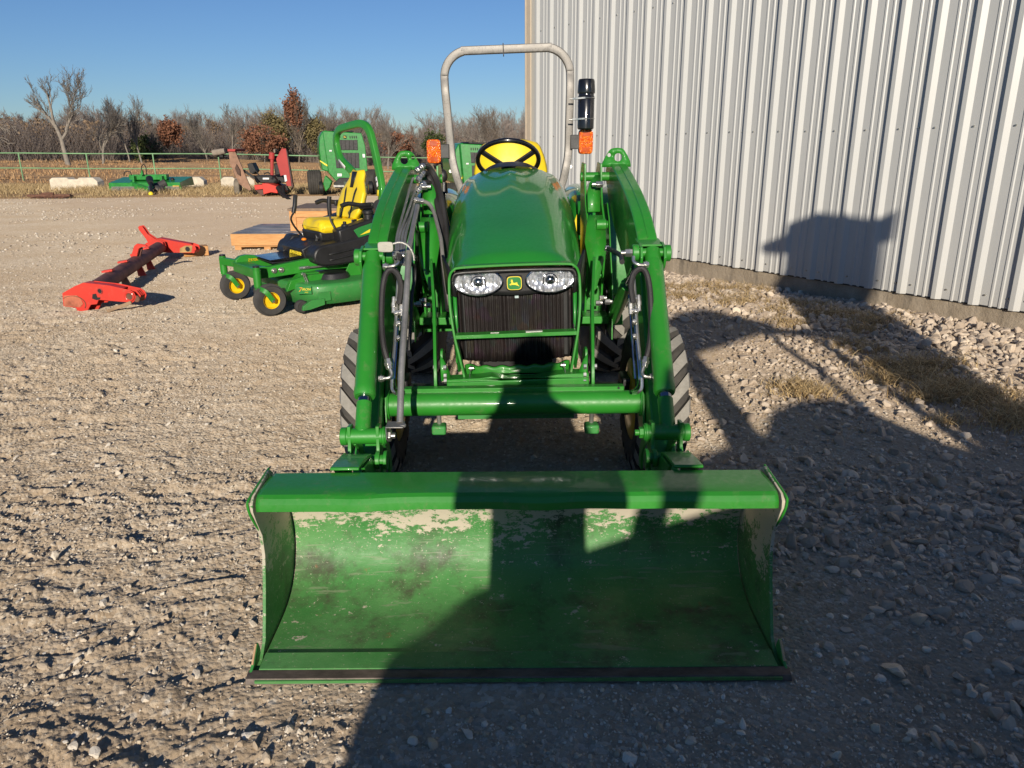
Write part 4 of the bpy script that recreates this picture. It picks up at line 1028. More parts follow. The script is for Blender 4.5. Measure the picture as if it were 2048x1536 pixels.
# level indicator: rod, quadrant, head plate, foot
ri = MB().tube([W(835, 412, 3.55), W(826, 455, 3.35), W(817, 505, 3.13)], .0115, n=10, sm=0).build('level_rod', STEELD, tr)
MB().tube([W(818, 508, 3.03), W(811, 620, 2.86), W(803, 740, 2.68), W(800, 846, 2.545)], .0125, n=12, sm=0).build('rod', STEELD, ri)
MB().prism([(W(771, 494, 2.98).x+x, W(771, 494, 2.98).z+z) for x, z in ell(0, 0, .030, .020, 28, 5)], 1, 2.975, 2.985).build('head_plate', simple('sandy_plate', (.42, .40, .34), .75, bump=.8, bscale=140), ri, bev=.003)
MB().tube([W(784, 488, 3.0), W(800, 484, 3.0), W(816, 490, 3.0), W(826, 505, 3.0), W(829, 520, 3.0)], .01, sm=5, prof=[(-.0025, -.013), (.0025, -.013), (.0025, .013), (-.0025, .013)], up=(0, -1, 0)).build('quadrant', STEELD, ri)
fit([(796, 508, 3.02), (790, 512, 3.03)], .016, par=ri)
a = W(783, 850, 2.53); c_ = W(806, 851, 2.53)
MB().b2((a.x-.018, 2.50, a.z-.002), (c_.x+.004, 2.56, a.z+.003)).b2((a.x-.018, 2.50, a.z-.045), (a.x-.014, 2.56, a.z)).cyl(c_+Vector((0, -.005, -.003)), c_+Vector((0, -.005, .007)), .012).build('foot_plate', STEELD, ri, bev=.002)
line('rod_strap', [(823, 528, 3.05), (829, 535, 3.08), (829, 560, 3.08), (824, 590, 3.05), (822, 640, 3.02), (818, 700, 3.0)], .008, BLK)
# steel lines down both booms and loops of hose at the cylinders
def both(pts, r, mat, name='hydraulic_pipe'):
    line(name, pts, r, mat)
    mb = MB().tube([(2*CX+.012-p.x, p.y, p.z-.002) for p in [W(*q) for q in pts]], r, n=8, sm=6).build(name, mat, tr)
def bothfit(pts, r=.013):
    fit(pts, r); mb = MB()
    for i in range(len(pts)-1):
        a, b_ = [Vector((2*CX+.012-p.x, p.y, p.z)) for p in (W(*pts[i]), W(*pts[i+1]))]; mb.cyl(a, b_, r, n=6); mb.cyl(a.lerp(b_, .35), a.lerp(b_, .65), r*1.25, n=6)
    mb.build('hydraulic_fitting', STEEL, tr, bev=.001)
both([(797, 545, 3.02), (794, 600, 2.98), (790, 680, 2.9), (785, 740, 2.83), (784, 775, 2.80), (790, 786, 2.80), (800, 789, 2.86)], .0068, STEEL)
both([(801, 550, 3.02), (798, 610, 2.98), (793, 690, 2.9), (789, 745, 2.85), (789, 770, 2.84), (796, 781, 2.86), (803, 784, 2.90)], .0062, CHROME)
both([(808, 600, 3.0), (806, 600, 2.98), (801, 690, 2.9), (797, 760, 2.84)], .0052, CHROME)
bothfit([(803, 600, 2.97), (797, 600, 2.97), (791, 601, 2.97)], .010)
bothfit([(803, 624, 2.95), (797, 625, 2.95), (788, 626, 2.95)], .011)
bothfit([(801, 646, 2.93), (793, 647, 2.93)], .010)
bothfit([(800, 675, 2.90), (794, 676, 2.90)], .010)
bothfit([(803, 600, 2.97), (804, 632, 2.94)], .009)
bothfit([(788, 594, 2.98), (787, 626, 2.95)], .009)
both([(798, 608, 2.95), (802, 575, 2.97), (796, 550, 2.98), (783, 540, 2.98), (772, 548, 2.97), (765, 580, 2.94), (763, 640, 2.88), (767, 690, 2.82), (775, 722, 2.79)], .0118, HOSE, 'hydraulic_hose')
bothfit([(775, 718, 2.79), (779, 738, 2.77)], .0135)
both([(779, 736, 2.77), (783, 748, 2.76), (779, 755, 2.75), (768, 757, 2.75)], .0068, STEEL)
bothfit([(768, 757, 2.75), (757, 757, 2.75)], .012)
both([(796, 515, 3.03), (796, 525, 3.02), (788, 531, 3.01), (776, 533, 3.01)], .0075, STEEL)
bothfit([(777, 533, 3.01), (766, 533, 3.01)], .013)
fit([(797, 508, 3.03), (796, 520, 3.02)], .016, HOSE)
line('hydraulic_hose', [(1216, 497, 3.5), (1232, 505, 3.3), (1242, 512, 3.15), (1244, 524, 3.05)], .011, HOSE)
fit([(1210, 496, 3.5), (1220, 498, 3.5)], .014)
# floor lever beside the left fender
MB().tube([W(905, 480, 4.3), W(893, 430, 4.5), W(889, 400, 4.6), W(888, 385, 4.65)], .008, sm=4).build('loader_joystick', BLK, tr)
MB().cyl(W(888, 386, 4.65), W(888, 365, 4.66), .024, .020, n=14).sphere(W(886, 352, 4.67), .036, 10, (.8, .8, 1.1)).tube([W(890, 352, 4.66), W(878, 350, 4.66), W(871, 362, 4.66)], .016).build('joystick_grip', BLK, tr, ang=60)
ORG = Vector((0, 0, 0))

# ============================================================ ZERO-TURN MOWER (local frame: +x forward, +y the mower's left)
MO = Vector((-1.54, 8.13, 0)); MF = Vector((-.8, -.6, 0)); ML = Vector((.6, -.8, 0))
def ml(p): return MO+MF*p[0]+ML*p[1]+Vector((0, 0, p[2]))
ORG = MO
mw = empty('riding_mower', MO, 'green zero-turn riding mower with yellow seat and folded-up roll hoop', 'mower')
def mbuild(mb, name, mat, par=None, **k): return mb.xf(ml).build(name, mat, par or mw, **k)
def small_tyre(c, R, wd, rr, par, name='caster_wheel', ribs=5):
    """axis along local y"""
    c = Vector(c); prof = [(rr, -wd*.42), (rr+.015, -wd*.48), (R*.86, -wd*.5)]
    n = ribs*2+1
    for k in range(n):
        h = -wd*.40+wd*.8*k/(n-1); r = R-.012*(abs(h)/(wd*.4))**3*1.5
        d = .006 if k % 2 else 0
        prof += [(r-d, h-wd*.025), (r-d, h+wd*.025)]
    prof += [(R*.86, wd*.5), (rr+.015, wd*.48), (rr, wd*.42)]
    t = MB().lathe(prof, c, (0, 1, 0), 56)
    t = mbuild(t, name, RUB, par, ang=40)
    rm = MB().lathe([(rr, wd*.42), (rr*.93, wd*.38), (rr*.85, wd*.15), (rr*.35, wd*.10), (rr*.33, wd*.34), (rr*.12, wd*.36), (0, wd*.36)], c, (0, 1, 0), 40).lathe([(rr, -wd*.42), (rr*.93, -wd*.38), (rr*.85, -wd*.15), (rr*.35, -wd*.10), (0, -wd*.3)], c, (0, 1, 0), 40)
    mbuild(rm, 'rim', YELP, t, ang=40); return t
for sd in (-1, 1):
    y = sd*.50; c = (1.28, y+.03, .150)
    w_ = small_tyre(c, .152, .115, .078, mw)
    mb = MB().cyl((1.36, y-.02, .27), (1.36, y-.02, .435), .036, n=24).cyl((1.36, y-.02, .435), (1.36, y-.02, .452), .033, n=20)
    mbuild(mb, 'caster_housing', GREEN, bev=.003)
    for q in (-.085, .085):
        mbuild(MB().tube([(1.37, y-.02, .262), (1.36, y+q*.8, .258), (1.33, y+q+.02, .235), (1.29, y+q+.03, .17), (1.275, y+q+.03, .150)], .01, sm=4, prof=[(-.022, -.009), (.022, -.009), (.022, .009), (-.022, .009)], up=(0, sd, 0)), 'caster_fork', GREEN, bev=.002)
        mbuild(MB().cyl((1.28, y+q+.02, .150), (1.28, y+q+.045, .150), .013, n=6), 'axle_nut', STEEL)
    mbuild(MB().cyl((1.36, y-.02, .452), (1.36, y-.02, .468), .03, n=20), 'dust_cap', BLK, bev=.003)
# front cross beam and frame rails
mbuild(MB().bar((1.37, -.52, .405), (1.30, -.27, .40), .05, .075), 'front_beam', GREEN, bev=.005)
mbuild(MB().bar((1.37, .50, .36), (1.30, .30, .37), .05, .075), 'front_beam', GREEN, bev=.005)
hump = [(1.33, .34), (1.33, .44), (1.28, .475), (1.22, .485), (.95, .445), (.80, .42), (.80, .33), (1.2, .33)]
mbuild(MB().prism(hump, 1, -.27, -.20), 'frame_rail', GREEN, bev=.006)
hump2 = [(1.33, .32), (1.33, .41), (1.26, .43), (1.18, .425), (.70, .475), (.30, .475), (.1, .45), (-.3, .42), (-.3, .33), (.2, .33), (.7, .345), (1.18, .32)]
mbuild(MB().prism(hump2, 1, .26, .335), 'frame_rail', GREEN, bev=.006)
mbuild(MB().prism([(1.34, .325), (1.34, .42), (1.20, .42), (1.20, .325)], 1, -.27, .335), 'front_crossmember', GREEN, bev=.005)
for x in (1.145, 1.075): mbuild(MB().cyl((x, .335, .385), (x, .348, .385), .026, n=20).cyl((x, .348, .385), (x, .356, .385), .014, n=6), 'rail_bolt', STEEL, bev=.002)
text('number_plate', 'Z970R', YELP, mw, ml((1.16, -.196, .43)), Matrix(((-MF.x, 0, ML.x), (-MF.y, 0, ML.y), (0, 1, 0))), .038, .15)
# deck
def deckout(k):
    a = k*2*math.pi/72; x = .62+.47*math.copysign(abs(math.cos(a))**.75, math.cos(a)); y = .76*math.copysign(abs(math.sin(a))**.62, math.sin(a))
    if x > .95: x = .95+(x-.95)*.7
    return x, y
dk = [deckout(k) for k in range(72)]
mb = MB(); V = []
for z, s_, in ((.085, 1.0), (.24, 1.0), (.262, .985), (.27, .95), (.275, .80)):
    V += [(.62+(x-.62)*s_, y*s_, z) for x, y in dk]
mb.add(V, [(r*72+k, r*72+(k+1) % 72, (r+1)*72+(k+1) % 72, (r+1)*72+k) for r in range(4) for k in range(72)]+[tuple(range(4*72, 5*72))])
dkk = mbuild(mb, 'mower_deck', GREEND, solid=.006, ang=50)
mbuild(MB().cyl((.60, .43, .275), (.60, .43, .33), .17, .145, n=36), 'belt_cover', BLK, dkk, bev=.006)
mbuild(MB().cyl((.80, -.10, .275), (.80, -.10, .31), .15, .13, n=36), 'belt_cover', BLK, dkk, bev=.006)
mbuild(MB().prism([(1.10, .20), (1.05, .30), (.86, .335), (.72, .335), (.66, .30), (.80, .27)], 1, .44, .50).prism([(.74, .275), (.74, .345), (.90, .345), (.98, .275)], 1, .30, .44), 'deck_bracket', GREEN, dkk, bev=.003)
mbuild(MB().prism([(.30, .27), (.30, .44), (.36, .46), (.42, .40), (.50, .27)], 1, .44, .455), 'deck_hanger', GREEN, dkk, bev=.002)
mbuild(MB().bar((.86, .365, .385), (.20, .40, .40), .016, .016).cyl((.90, .35, .385), (.80, .35, .385), .018, n=8), 'lift_rod', STEEL, bev=.001)
mbuild(MB().prism([(.36, .38), (.24, .50), (.20, .50), (.28, .37)], 1, .40, .415).cyl((.31, .40, .42), (.31, .43, .42), .035, n=20), 'lift_arm', STEELD, bev=.002)
mbuild(MB().cyl((.93, .50, .35), (.90, .50, .26), .007).cyl((.915, .52, .34), (.89, .52, .26), .007).cyl((.93, .49, .35), (.93, .54, .35), .016, n=8).cyl((.90, .49, .255), (.90, .54, .255), .014, n=8), 'deck_turnbuckle', STEEL)
# anti-scalp wheels
for c, rr in (((1.05, .70, .085), .062), ((1.07, -.28, .085), .068), ((1.07, -.34, .085), .068)):
    mbuild(MB().lathe([(0, -.03), (rr*.55, -.03), (rr*.8, -.035), (rr, -.02), (rr, .02), (rr*.8, .035), (rr*.55, .03), (0, .03)], c, (0, 1, 0), 32), 'gauge_wheel', RUB, ang=40)
mbuild(MB().prism([(1.07, .06), (1.06, .10), (.98, .145), (.85, .15), (.85, .09), (1.0, .06)], 1, .745, .785), 'gauge_arm', GREEND, bev=.003)
mbuild(MB().prism([(.78, .12), (.90, .12), (.90, .205), (.78, .205)], 1, .752, .768), 'deck_patch', GREEND, bev=.002)
n_ = ML*.78+MF*.62; n_.normalize(); tx = Vector((0, 0, 1)).cross(n_)
pl = ml((.99, .655, .225))
MB().box(pl, (.14, .01, .075), rot=Matrix((tx, -n_, Vector((0, 0, 1)))).transposed()).build('name_plate', GREENL, mw, bev=.004)
RT = Matrix((tx, Vector((0, 0, 1)), n_)).transposed()
text('lettering', '7', simple('seven_orange', (.8, .3, .02), .5), mw, pl+n_*.007-tx*.040+Vector((0, 0, .004)), RT, .062, .3)
text('lettering', 'IRON', LYEL, mw, pl+n_*.007+tx*.020+Vector((0, 0, .008)), RT, .034, .3)
text('lettering', 'PRO', LYEL, mw, pl+n_*.007+tx*.020+Vector((0, 0, -.020)), RT, .016, .3)
# rear wheels
for sd in (-1, 1):
    c = (.0, sd*.48, .27)
    t = MB().lathe([(.14, -.13), (.16, -.15), (.235, -.155), (.262, -.13), (.27, -.08), (.272, 0), (.27, .08), (.262, .13), (.235, .155), (.16, .15), (.14, .13)], c, (0, 1, 0), 56)
    t = mbuild(t, 'drive_wheel', RUB, ang=40)
    mb = MB()
    for k in range(48):
        for j in range(5):
            a = 2*math.pi*(k+.5*(j % 2))/48; mb.bar((c[0]+.272*math.cos(a), c[1]-.115+.055*j, c[2]+.272*math.sin(a)), (c[0]+.272*math.cos(a+.05), c[1]-.07+.055*j, c[2]+.272*math.sin(a+.05)), .012, .02, up=(math.cos(a), 0, math.sin(a)))
    mbuild(mb, 'tread', TYREL, t)
    mbuild(MB().lathe([(.14, sd*.13), (.12, sd*.06), (.05, sd*.05), (0, sd*.08)], c, (0, 1, 0), 36), 'rim', YELP, t)
# floor, body
mbuild(MB().b2((.72, -.24, .435), (1.12, .24, .45)), 'foot_mat', BLK, bev=.004)
mbuild(MB().prism([(1.10, .455), (1.14, .47), (.80, .49), (.72, .45)], 1, -.23, .23), 'foot_plate', BLKG, bev=.004)
front = [(.86, -.22), (.86, .22), (.79, .40), (.79, -.40)]
def hull(u, v):
    # left and right side pods: rounded box
    a = v*2*math.pi; x = -.18+u*.92; h = .17-.05*u; zc = .60-.05*u
    taper = (1 if u < .9 else math.sqrt(max(.02, 1-((u-.9)/.1)**2)))
    return (x, math.copysign(abs(math.cos(a))**.5, math.cos(a))*.12*(.6+.4*taper), zc+math.copysign(abs(math.sin(a))**.55, math.sin(a))*h*taper)
for sd in (-1, 1):
    side_p = dense([(.78, .43), (.80, .50), (.76, .575), (.66, .605), (.50, .62), (.25, .66), (.0, .72), (-.25, .80), (-.30, .70), (-.20, .58), (.0, .50), (.25, .43), (.50, .40), (.70, .40)], 3)
    pod = mbuild(MB().prism(side_p, 1, sd*.27, sd*.49), 'side_pod', BLK, bev=.035, ang=50)
    up_ = [(.50, .60), (.52, .73), (.46, .745), (-.20, .90), (-.26, .90), (-.26, .62)]
    mbuild(MB().prism(up_, 1, sd*.30, sd*.465), 'console', BLK, pod, bev=.02)
    mbuild(MB().prism([(.30, .625), (.36, .72), (.30, .745), (-.20, .865), (-.22, .76)], 1, sd*.464, sd*.475), 'green_panel', GREENL, pod, bev=.004)
    mbuild(MB().prism([(.30, .668), (.20, .715), (-.16, .800), (-.17, .765), (.05, .718)], 1, sd*.4745, sd*.478), 'yellow_stripe', LYEL, pod)
    mbuild(MB().prism([(.26, .545), (.30, .505), (.12, .535), (.03, .60), (.06, .60)], 1, sd*.496, sd*.503), 'model_plate', GREENL, pod, bev=.003)
    for z_ in (.555, .50): mbuild(MB().tube([(.66, sd*.46, z_-.05), (.60, sd*.497, z_-.04), (.35, sd*.500, z_-.005), (.10, sd*.500, z_+.03)], .007, sm=5), 'pod_rib', BLK, pod)
RS = Matrix((-MF, Vector((0, 0, 1)), ML)).transposed()
rt2 = RS @ Matrix.Rotation(rad(12), 3, 'Z')
text('lettering', 'Z970R', LYEL, mw, ml((.16, .505, .555)), rt2, .042, .25)
text('lettering', 'ZTrak', LBLK, mw, ml((-.12, .480, .790)), rt2, .036, .25)
mbuild(MB().prism([(.62, .44), (.80, .45), (.83, .55), (.70, .61), (.60, .62)], 1, -.26, .27), 'toe_board', BLK, bev=.012)
mbuild(MB().prism([(.83, .47), (.70, .64), (.62, .64), (.62, .47)], 1, -.46, -.26), 'fender_wing', BLK, bev=.02)
n_ = (MF*.96+Vector((0, 0, .25))).normalized(); tx = Vector((0, 0, 1)).cross(n_).normalized(); RT = Matrix((tx, n_.cross(tx), n_)).transposed()
text('lettering', 'JOHN DEERE', LYEL, mw, ml((.823, .09, .505)), RT, .052, 0, .002, off=.001)
mbuild(MB().sphere((.72, .08, .625), .026, 8, (1, 1, .6)), 'brake_button', ORNG)
mbuild(MB().cyl((.60, .13, .60), (.60, .13, .68), .014).cyl((.64, .2, .62), (.60, .16, .64), .012), 'seat_lever', STEEL)
# seat
mbuild(MB().prism([(.60, .60), (.62, .70), (.05, .72), (.05, .60)], 1, -.23, .23), 'seat_pan', BLK, bev=.02)
def cush(u, v):
    a = u*2-1; x = .10+v*.50; y = a*.25; e = (1-abs(a)**6)**.5 if abs(a) < 1 else 0; fr = (1-max(0, (v-.8)/.2)**3)
    return (x+.02*(1-a*a), y, .70+.105*(1-.25*math.exp(-(a/.35)**2))*(e*.9+.1)*(fr**.5*.8+.2)+.02*v)
mbuild(MB().grid(cush, 24, 20), 'seat_cushion', YEL, solid=.0, ang=70)
mbuild(MB().prism(ell(0, 0, .26, .10, 30, 4), 1, 0, 0), 'x', YEL) if False else None
mbuild(MB().box((.35, 0, .73), (.50, .50, .11)), 'cushion_pad', YEL, bev=.045)
mbuild(MB().box((.555, .185, .735), (.10, .11, .12)).box((.555, -.185, .735), (.10, .11, .12)), 'cushion_nose', YEL, bev=.04)
mbuild(MB().box((.25, .262, .755), (.06, .012, .10)).box((.25, -.262, .755), (.06, .012, .10)), 'cushion_stripe', BLK, bev=.01)
def back(u, v):
    a = u*2-1; z = .80+v*.46; w_ = np.interp(v, [0, .12, .35, .55, .72, .80, .95, 1.0], [.20, .245, .265, .25, .185, .15, .13, .105])
    t = .035*(1-abs(a)**4); wing = .045*abs(a)**2*(1-v)
    return (.155-.14*v+t+wing, w_*a, z)
sb = mbuild(MB().grid(back, 30, 40), 'seat_back', YEL, solid=.055, ang=70)
def onback(y, v, d=.036):
    w_ = np.interp(v, [0, .12, .35, .55, .72, .80, .95, 1.0], [.20, .245, .265, .25, .185, .15, .13, .105]); a = y/w_
    return (.155-.14*v+.035*(1-min(1, abs(a))**4)+.045*abs(a)**2*(1-v)+d, y, .80+v*.46)
q = [onback(-.055, 1.0, .03), onback(.055, 1.0, .03), onback(.030, .66, .03), onback(-.030, .66, .03)]
mbuild(MB().add(q, [(0, 1, 2, 3)]), 'head_panel', BLK, sb, solid=.012)
for sd in (-1, 1):
    mbuild(MB().tube([onback(sd*.165, .76, .030), onback(sd*.115, .60, .030), onback(sd*.098, .35, .030), onback(sd*.10, .12, .030), onback(sd*.105, 0, .03)], .012, sm=5, prof=[(-.016, -.003), (.016, -.003), (.016, .003), (-.016, .003)], up=(1, 0, 0.1)), 'black_piping', BLK, sb)
    mbuild(MB().tube([(.08, sd*.30, .945), (.20, sd*.31, .945), (.32, sd*.31, .965), (.40, sd*.31, .945)], .02, sm=4, prof=ell(0, 0, .022, .022, 12, 3)), 'armrest', BLK, bev=0)
    mbuild(MB().box((.12, sd*.295, .935), (.16, .03, .06)), 'armrest_bracket', BLK, bev=.01)
    mbuild(MB().cyl((.07, sd*.311, .945), (.07, sd*.318, .945), .012, n=10), 'armrest_bolt', STEEL)
    # control levers
    mbuild(MB().tube([(.60, sd*.30, .50), (.58, sd*.31, .60), (.66, sd*.30, .72), (.70, sd*.27, .80), (.68, sd*.24, .86)] if sd < 0 else [(.48, .30, .60), (.48, .30, .72), (.50, .27, .80), (.50, .25, .86)], .010, sm=4), 'lever_arm', BLK)
    mbuild(MB().tube([(.68, -.24, .86), (.66, -.24, .93), (.64, -.26, 1.0), (.63, -.27, 1.03)] if sd < 0 else [(.50, .25, .86), (.50, .25, .95), (.49, .25, 1.04)], .022, sm=4, prof=ell(0, 0, .022, .020, 14, 3)), 'lever_grip', BLK)
mbuild(MB().cyl((.40, .36, .74), (.40, .36, .775), .045, .03, n=20).cyl((.40, .36, .775), (.40, .36, .80), .018), 'control_knob', BLK, bev=.005)
mbuild(MB().cyl((.15, .38, .80), (.15, .38, .86), .045, n=24).cyl((.15, .38, .86), (.15, .38, .895), .055, n=24), 'fuel_cap', BLK, bev=.008)
mbuild(MB().bar((.58, -.34, .56), (.54, -.33, .64), .03, .05), 'damper', STEEL, bev=.004)
# engine
mbuild(MB().b2((-.55, -.30, .42), (-.12, .30, .75)), 'engine', LBLK, bev=.03)
mbuild(MB().cyl((-.28, .10, .75), (-.28, .10, .93), .12, n=28), 'air_filter', BLK, bev=.02)
mbuild(MB().lathe([(.0, .0), (.05, .0), (.06, .02), (.06, .06), (0, .07)], (.02, .42, .93), (.6, .6, .2), 24), 'work_light', LBLK)
# roll hoop
hoop = [(-.02, .34, .62), (-.05, .33, .90), (-.10, .24, 1.15), (-.16, .10, 1.40), (-.20, -.01, 1.62), (-.205, -.04, 1.68)]
hp = [(.05, .42, .55), (.03, .44, .90), (.02, .46, 1.10), (.0, .36, 1.34), (-.0, .28, 1.55), (-.0, .235, 1.64), (-.0, .16, 1.70), (-.0, .03, 1.725), (-.0, -.30, 1.70), (-.0, -.47, 1.675), (-.0, -.55, 1.62), (-.0, -.57, 1.52), (.0, -.49, 1.38), (.0, -.24, 1.26), (.0, -.15, 1.15), (.0, -.12, .95), (.0, -.12, .55)]
rh = mbuild(MB().tube(hp, .03, sm=5, prof=[(x*.038, z*.028) for x, z in ell(0, 0, 1, 1, 16, 7)], up=(1, 0, .15)), 'roll_hoop', GREEN, ang=50)
def stick(p, q, w_, mat, name, off=.034):
    """label lying on the front face of the hoop, between two points"""
    p, q = Vector(p), Vector(q); d = (q-p).normalized(); n_ = Vector((1, 0, .0)); n_ = (n_-d*n_.dot(d)).normalized()
    sd = d.cross(n_).normalized(); o = n_*off
    return mbuild(MB().add([p+o-sd*w_/2, p+o+sd*w_/2, q+o+sd*w_/2, q+o-sd*w_/2], [(0, 1, 2, 3)]), name, mat, rh, solid=.002)
def lerp3(a, b_, t): return tuple(a[i]+(b_[i]-a[i])*t for i in range(3))
A_, B_ = (-.14, -.48, 1.32), (-.20, -.58, 1.53)
stick((.0, -.31, 1.29), (.0, -.46, 1.365), .036, WHITE, 'white_label', .042)
for k in range(9):
    t = .06+k*.11; a_ = lerp3((.0, -.31, 1.29), (.0, -.46, 1.365), t); c_ = lerp3((.0, -.31, 1.29), (.0, -.46, 1.365), t+.035); stick(a_, c_, .024, simple('label_text_grey', (.25, .25, .25), .6), 'label_print', .0435)
stick((.0, -.135, 1.12), (.0, -.20, 1.235), .034, LYEL, 'warning_label', .042)
stick((.0, -.14, 1.14), (.0, -.17, 1.19), .026, LBLK, 'label_print', .0435)
stick((.02, .455, 1.12), (.01, .415, 1.21), .040, WHITE, 'white_label', .046)
stick((.02, .445, 1.15), (.01, .43, 1.18), .024, LBLK, 'label_print', .0475)
stick((.025, .455, 1.03), (.02, .46, 1.09), .038, LYEL, 'warning_label', .046)
ORG = Vector((0, 0, 0))

# ============================================================ RED IMPLEMENT FRAME lying in the yard
RO = Vector((-4.4, 8.7, 0)); ORG = RO
rf = empty('implement_frame', RO, 'bright red steel implement frame on the gravel, two arms joined by a rusty tube', 'farm implement part')
pa, pb = Vector((-4.20, 7.55, .15)), Vector((-4.96, 10.75, .17))
ax_ = (pb-pa).normalized()
MB().cyl(pa-ax_*.15, pb+ax_*.05, .082, n=28).build('tube', RUSTT, rf, bev=.004)
AD = Vector((.90, -.08, 0)).normalized(); SN = Vector((0, 0, 1)).cross(AD)      # arm direction and its side
FS = .62
def arm(c, name, prof, th_, mat=RED, off=0, par=None):
    def mp(p): return c+AD*(p[0]*FS)+SN*((p[1]+off)*FS)+Vector((0, 0, p[2]*FS))
    return MB().prism(prof, 1, -th_/2, th_/2).xf(mp).build(name, mat, par or rf, bev=.003)
c1 = Vector((-3.98, 7.22, .015))
ap = [(-.62, .04), (-.60, .25), (-.38, .36), (-.22, .42), (.18, .38), (.52, .31), (.58, .27), (.60, .20), (.56, .13), (.52, .11), (.10, .14), (-.02, .15), (-.06, .08), (-.16, .07), (-.20, .02), (-.24, -.04), (-.40, -.04), (-.42, .02)]
a1 = arm(c1, 'arm_plate', ap, .014)
arm(c1, 'arm_plate', [(p[0]+.08, p[1]) for p in ap], .014, off=.16)
arm(c1, 'arm_top', [(-.36, .355), (-.22, .418), (.18, .378), (.40, .335), (.40, .33), (-.36, .345)], .17, off=.08)
def mp1(p): return c1+(AD*p[0]+SN*p[1]+Vector((0, 0, p[2])))*FS
MB().tube([(.50+.065*math.cos(t), -.012, .21+.065*math.sin(t)) for t in [k*math.pi/12 for k in range(25)]], .016, n=8, sm=0).xf(mp1).build('pivot_ring', RED, rf)
MB().cyl((.50, -.014, .21), (.50, .02, .21), .052, n=24).xf(mp1).build('pivot_bush', RUST, rf)
MB().tube([(.03+.04*math.cos(t), -.012, .29+.04*math.sin(t)) for t in [k*math.pi/10 for k in range(21)]], .008, n=8, sm=0).xf(mp1).build('hole_collar', REDD, rf)
MB().cyl((.03, -.010, .29), (.03, .0, .29), .034, n=20).xf(mp1).build('pin_hole', LBLK, rf)
MB().prism([(-.12, .17), (-.10, .24), (-.04, .25), (-.03, .19), (.02, .19), (.01, .16), (-.05, .145)], 1, -.010, -.006).xf(mp1).build('slot', LBLK, rf)
MB().tube([(-.44+.2*math.cos(t), -.012, .08+.13*math.sin(t)) for t in [k*math.pi/14-.5 for k in range(0, 14)]], .006, n=6, sm=0).xf(mp1).build('weld_arc', RUST, rf)
MB().prism([(-.60, .045), (-.58, .215), (-.36, .22), (-.30, .16), (-.28, .09), (-.34, .03), (-.42, .035)], 1, -.0155, -.0075).xf(mp1).build('worn_patch', simple('muddy_red', (.42, .13, .07), .85, var=.5, scale=9), rf)
for k in range(3): arm(c1, 'hook_plate', [(.46, .33), (.60, .30), (.66, .22), (.62, .12), (.60, .13), (.625, .22), (.58, .275), (.46, .30)], .012, off=.04+.045*k)
MB().cyl((.60, .0, .17), (.60, .17, .17), .05, n=20).xf(mp1).build('cross_pin', RUST, rf)
MB().bar((.52, -.02, .12), (.12, -.05, -.02), .03, .05).xf(mp1).build('drop_leg', simple('mud_steel', (.30, .20, .12), .9), rf, bev=.004)
c2 = Vector((-5.08, 10.85, 0))
bp2 = [(-.30, .10), (-.20, .34), (.0, .44), (.12, .47), (.50, .40), (.86, .34), (.98, .30), (1.0, .22), (.94, .14), (.86, .13), (.10, .14), (.0, .12)]
arm(c2, 'arm_plate', bp2, .014); arm(c2, 'arm_plate', bp2, .014, off=.18)
arm(c2, 'arm_top', [(.0, .435), (.12, .468), (.50, .398), (.86, .34), (.86, .33), (.0, .42)], .18, off=.09)
def mp2(p): return c2+(AD*p[0]+SN*p[1]+Vector((0, 0, p[2])))*FS
MB().cyl((.80, -.016, .22), (.80, .02, .22), .055, n=22).xf(mp2).build('pivot_bush', LBLK, rf)
MB().prism([(.60, .14), (.62, .24), (.76, .30), (.92, .30), (.90, .15)], 1, -.0135, -.0075).xf(mp2).build('worn_patch', simple('muddy_tan', (.40, .25, .10), .85, var=.4, scale=9), rf)
MB().cyl((.93, -.03, .17), (.93, .2, .17), .04, n=18).xf(mp2).build('cross_pin', RED, rf)
# upright horn
hn = [(-.58, .66), (-.54, .70), (-.49, .70), (-.46, .66), (-.38, .52), (-.22, .41), (-.05, .34), (-.03, .22), (-.25, .18), (-.36, .24), (-.44, .42), (-.56, .60)]
arm(Vector((-4.85, 10.70, .04)), 'horn_plate', hn, .02)
arm(Vector((-4.85, 10.70, .04)), 'horn_plate', hn, .02, off=.09)
# middle mast
c3 = Vector((-4.60, 9.35, .02))
arm(c3, 'mast_plate', [(-.16, .28), (-.02, .56), (.04, .60), (.20, .58), (.24, .55), (.12, .53), (.06, .50), (-.04, .26)], .05, off=0)
arm(c3, 'mast_plate', [(-.14, .28), (.02, .55), (.08, .50), (-.02, .26)], .05, RUSTT, off=.09)
for t in (.20, .42, .62, .80):
    p = pa+ax_*(t*3.1); p2 = p+Vector((-.01, 0, .092))
    MB().box(p2, (.11, .08, .022), rot=Matrix.Rotation(rad(8), 3, 'Z') @ Matrix.Rotation(rad(-8), 3, 'Y')).cyl(p2+Vector((.035, -.038, 0)), p2+Vector((.035, -.044, 0)), .006, n=8).build('mount_tab', RED, rf, bev=.003)
for t in (.35, .62, .80):
    p = pa+ax_*(t*2.9); MB().prism([(p.x+.01, .12), (p.x+.08, .12), (p.x+.12, .01), (p.x+.02, .0)], 1, p.y-.02, p.y+.0).build('skid_foot', simple('dusty_red', (.42, .22, .14), .8) if t < .5 else RED, rf, bev=.003)
ORG = Vector((0, 0, 0))

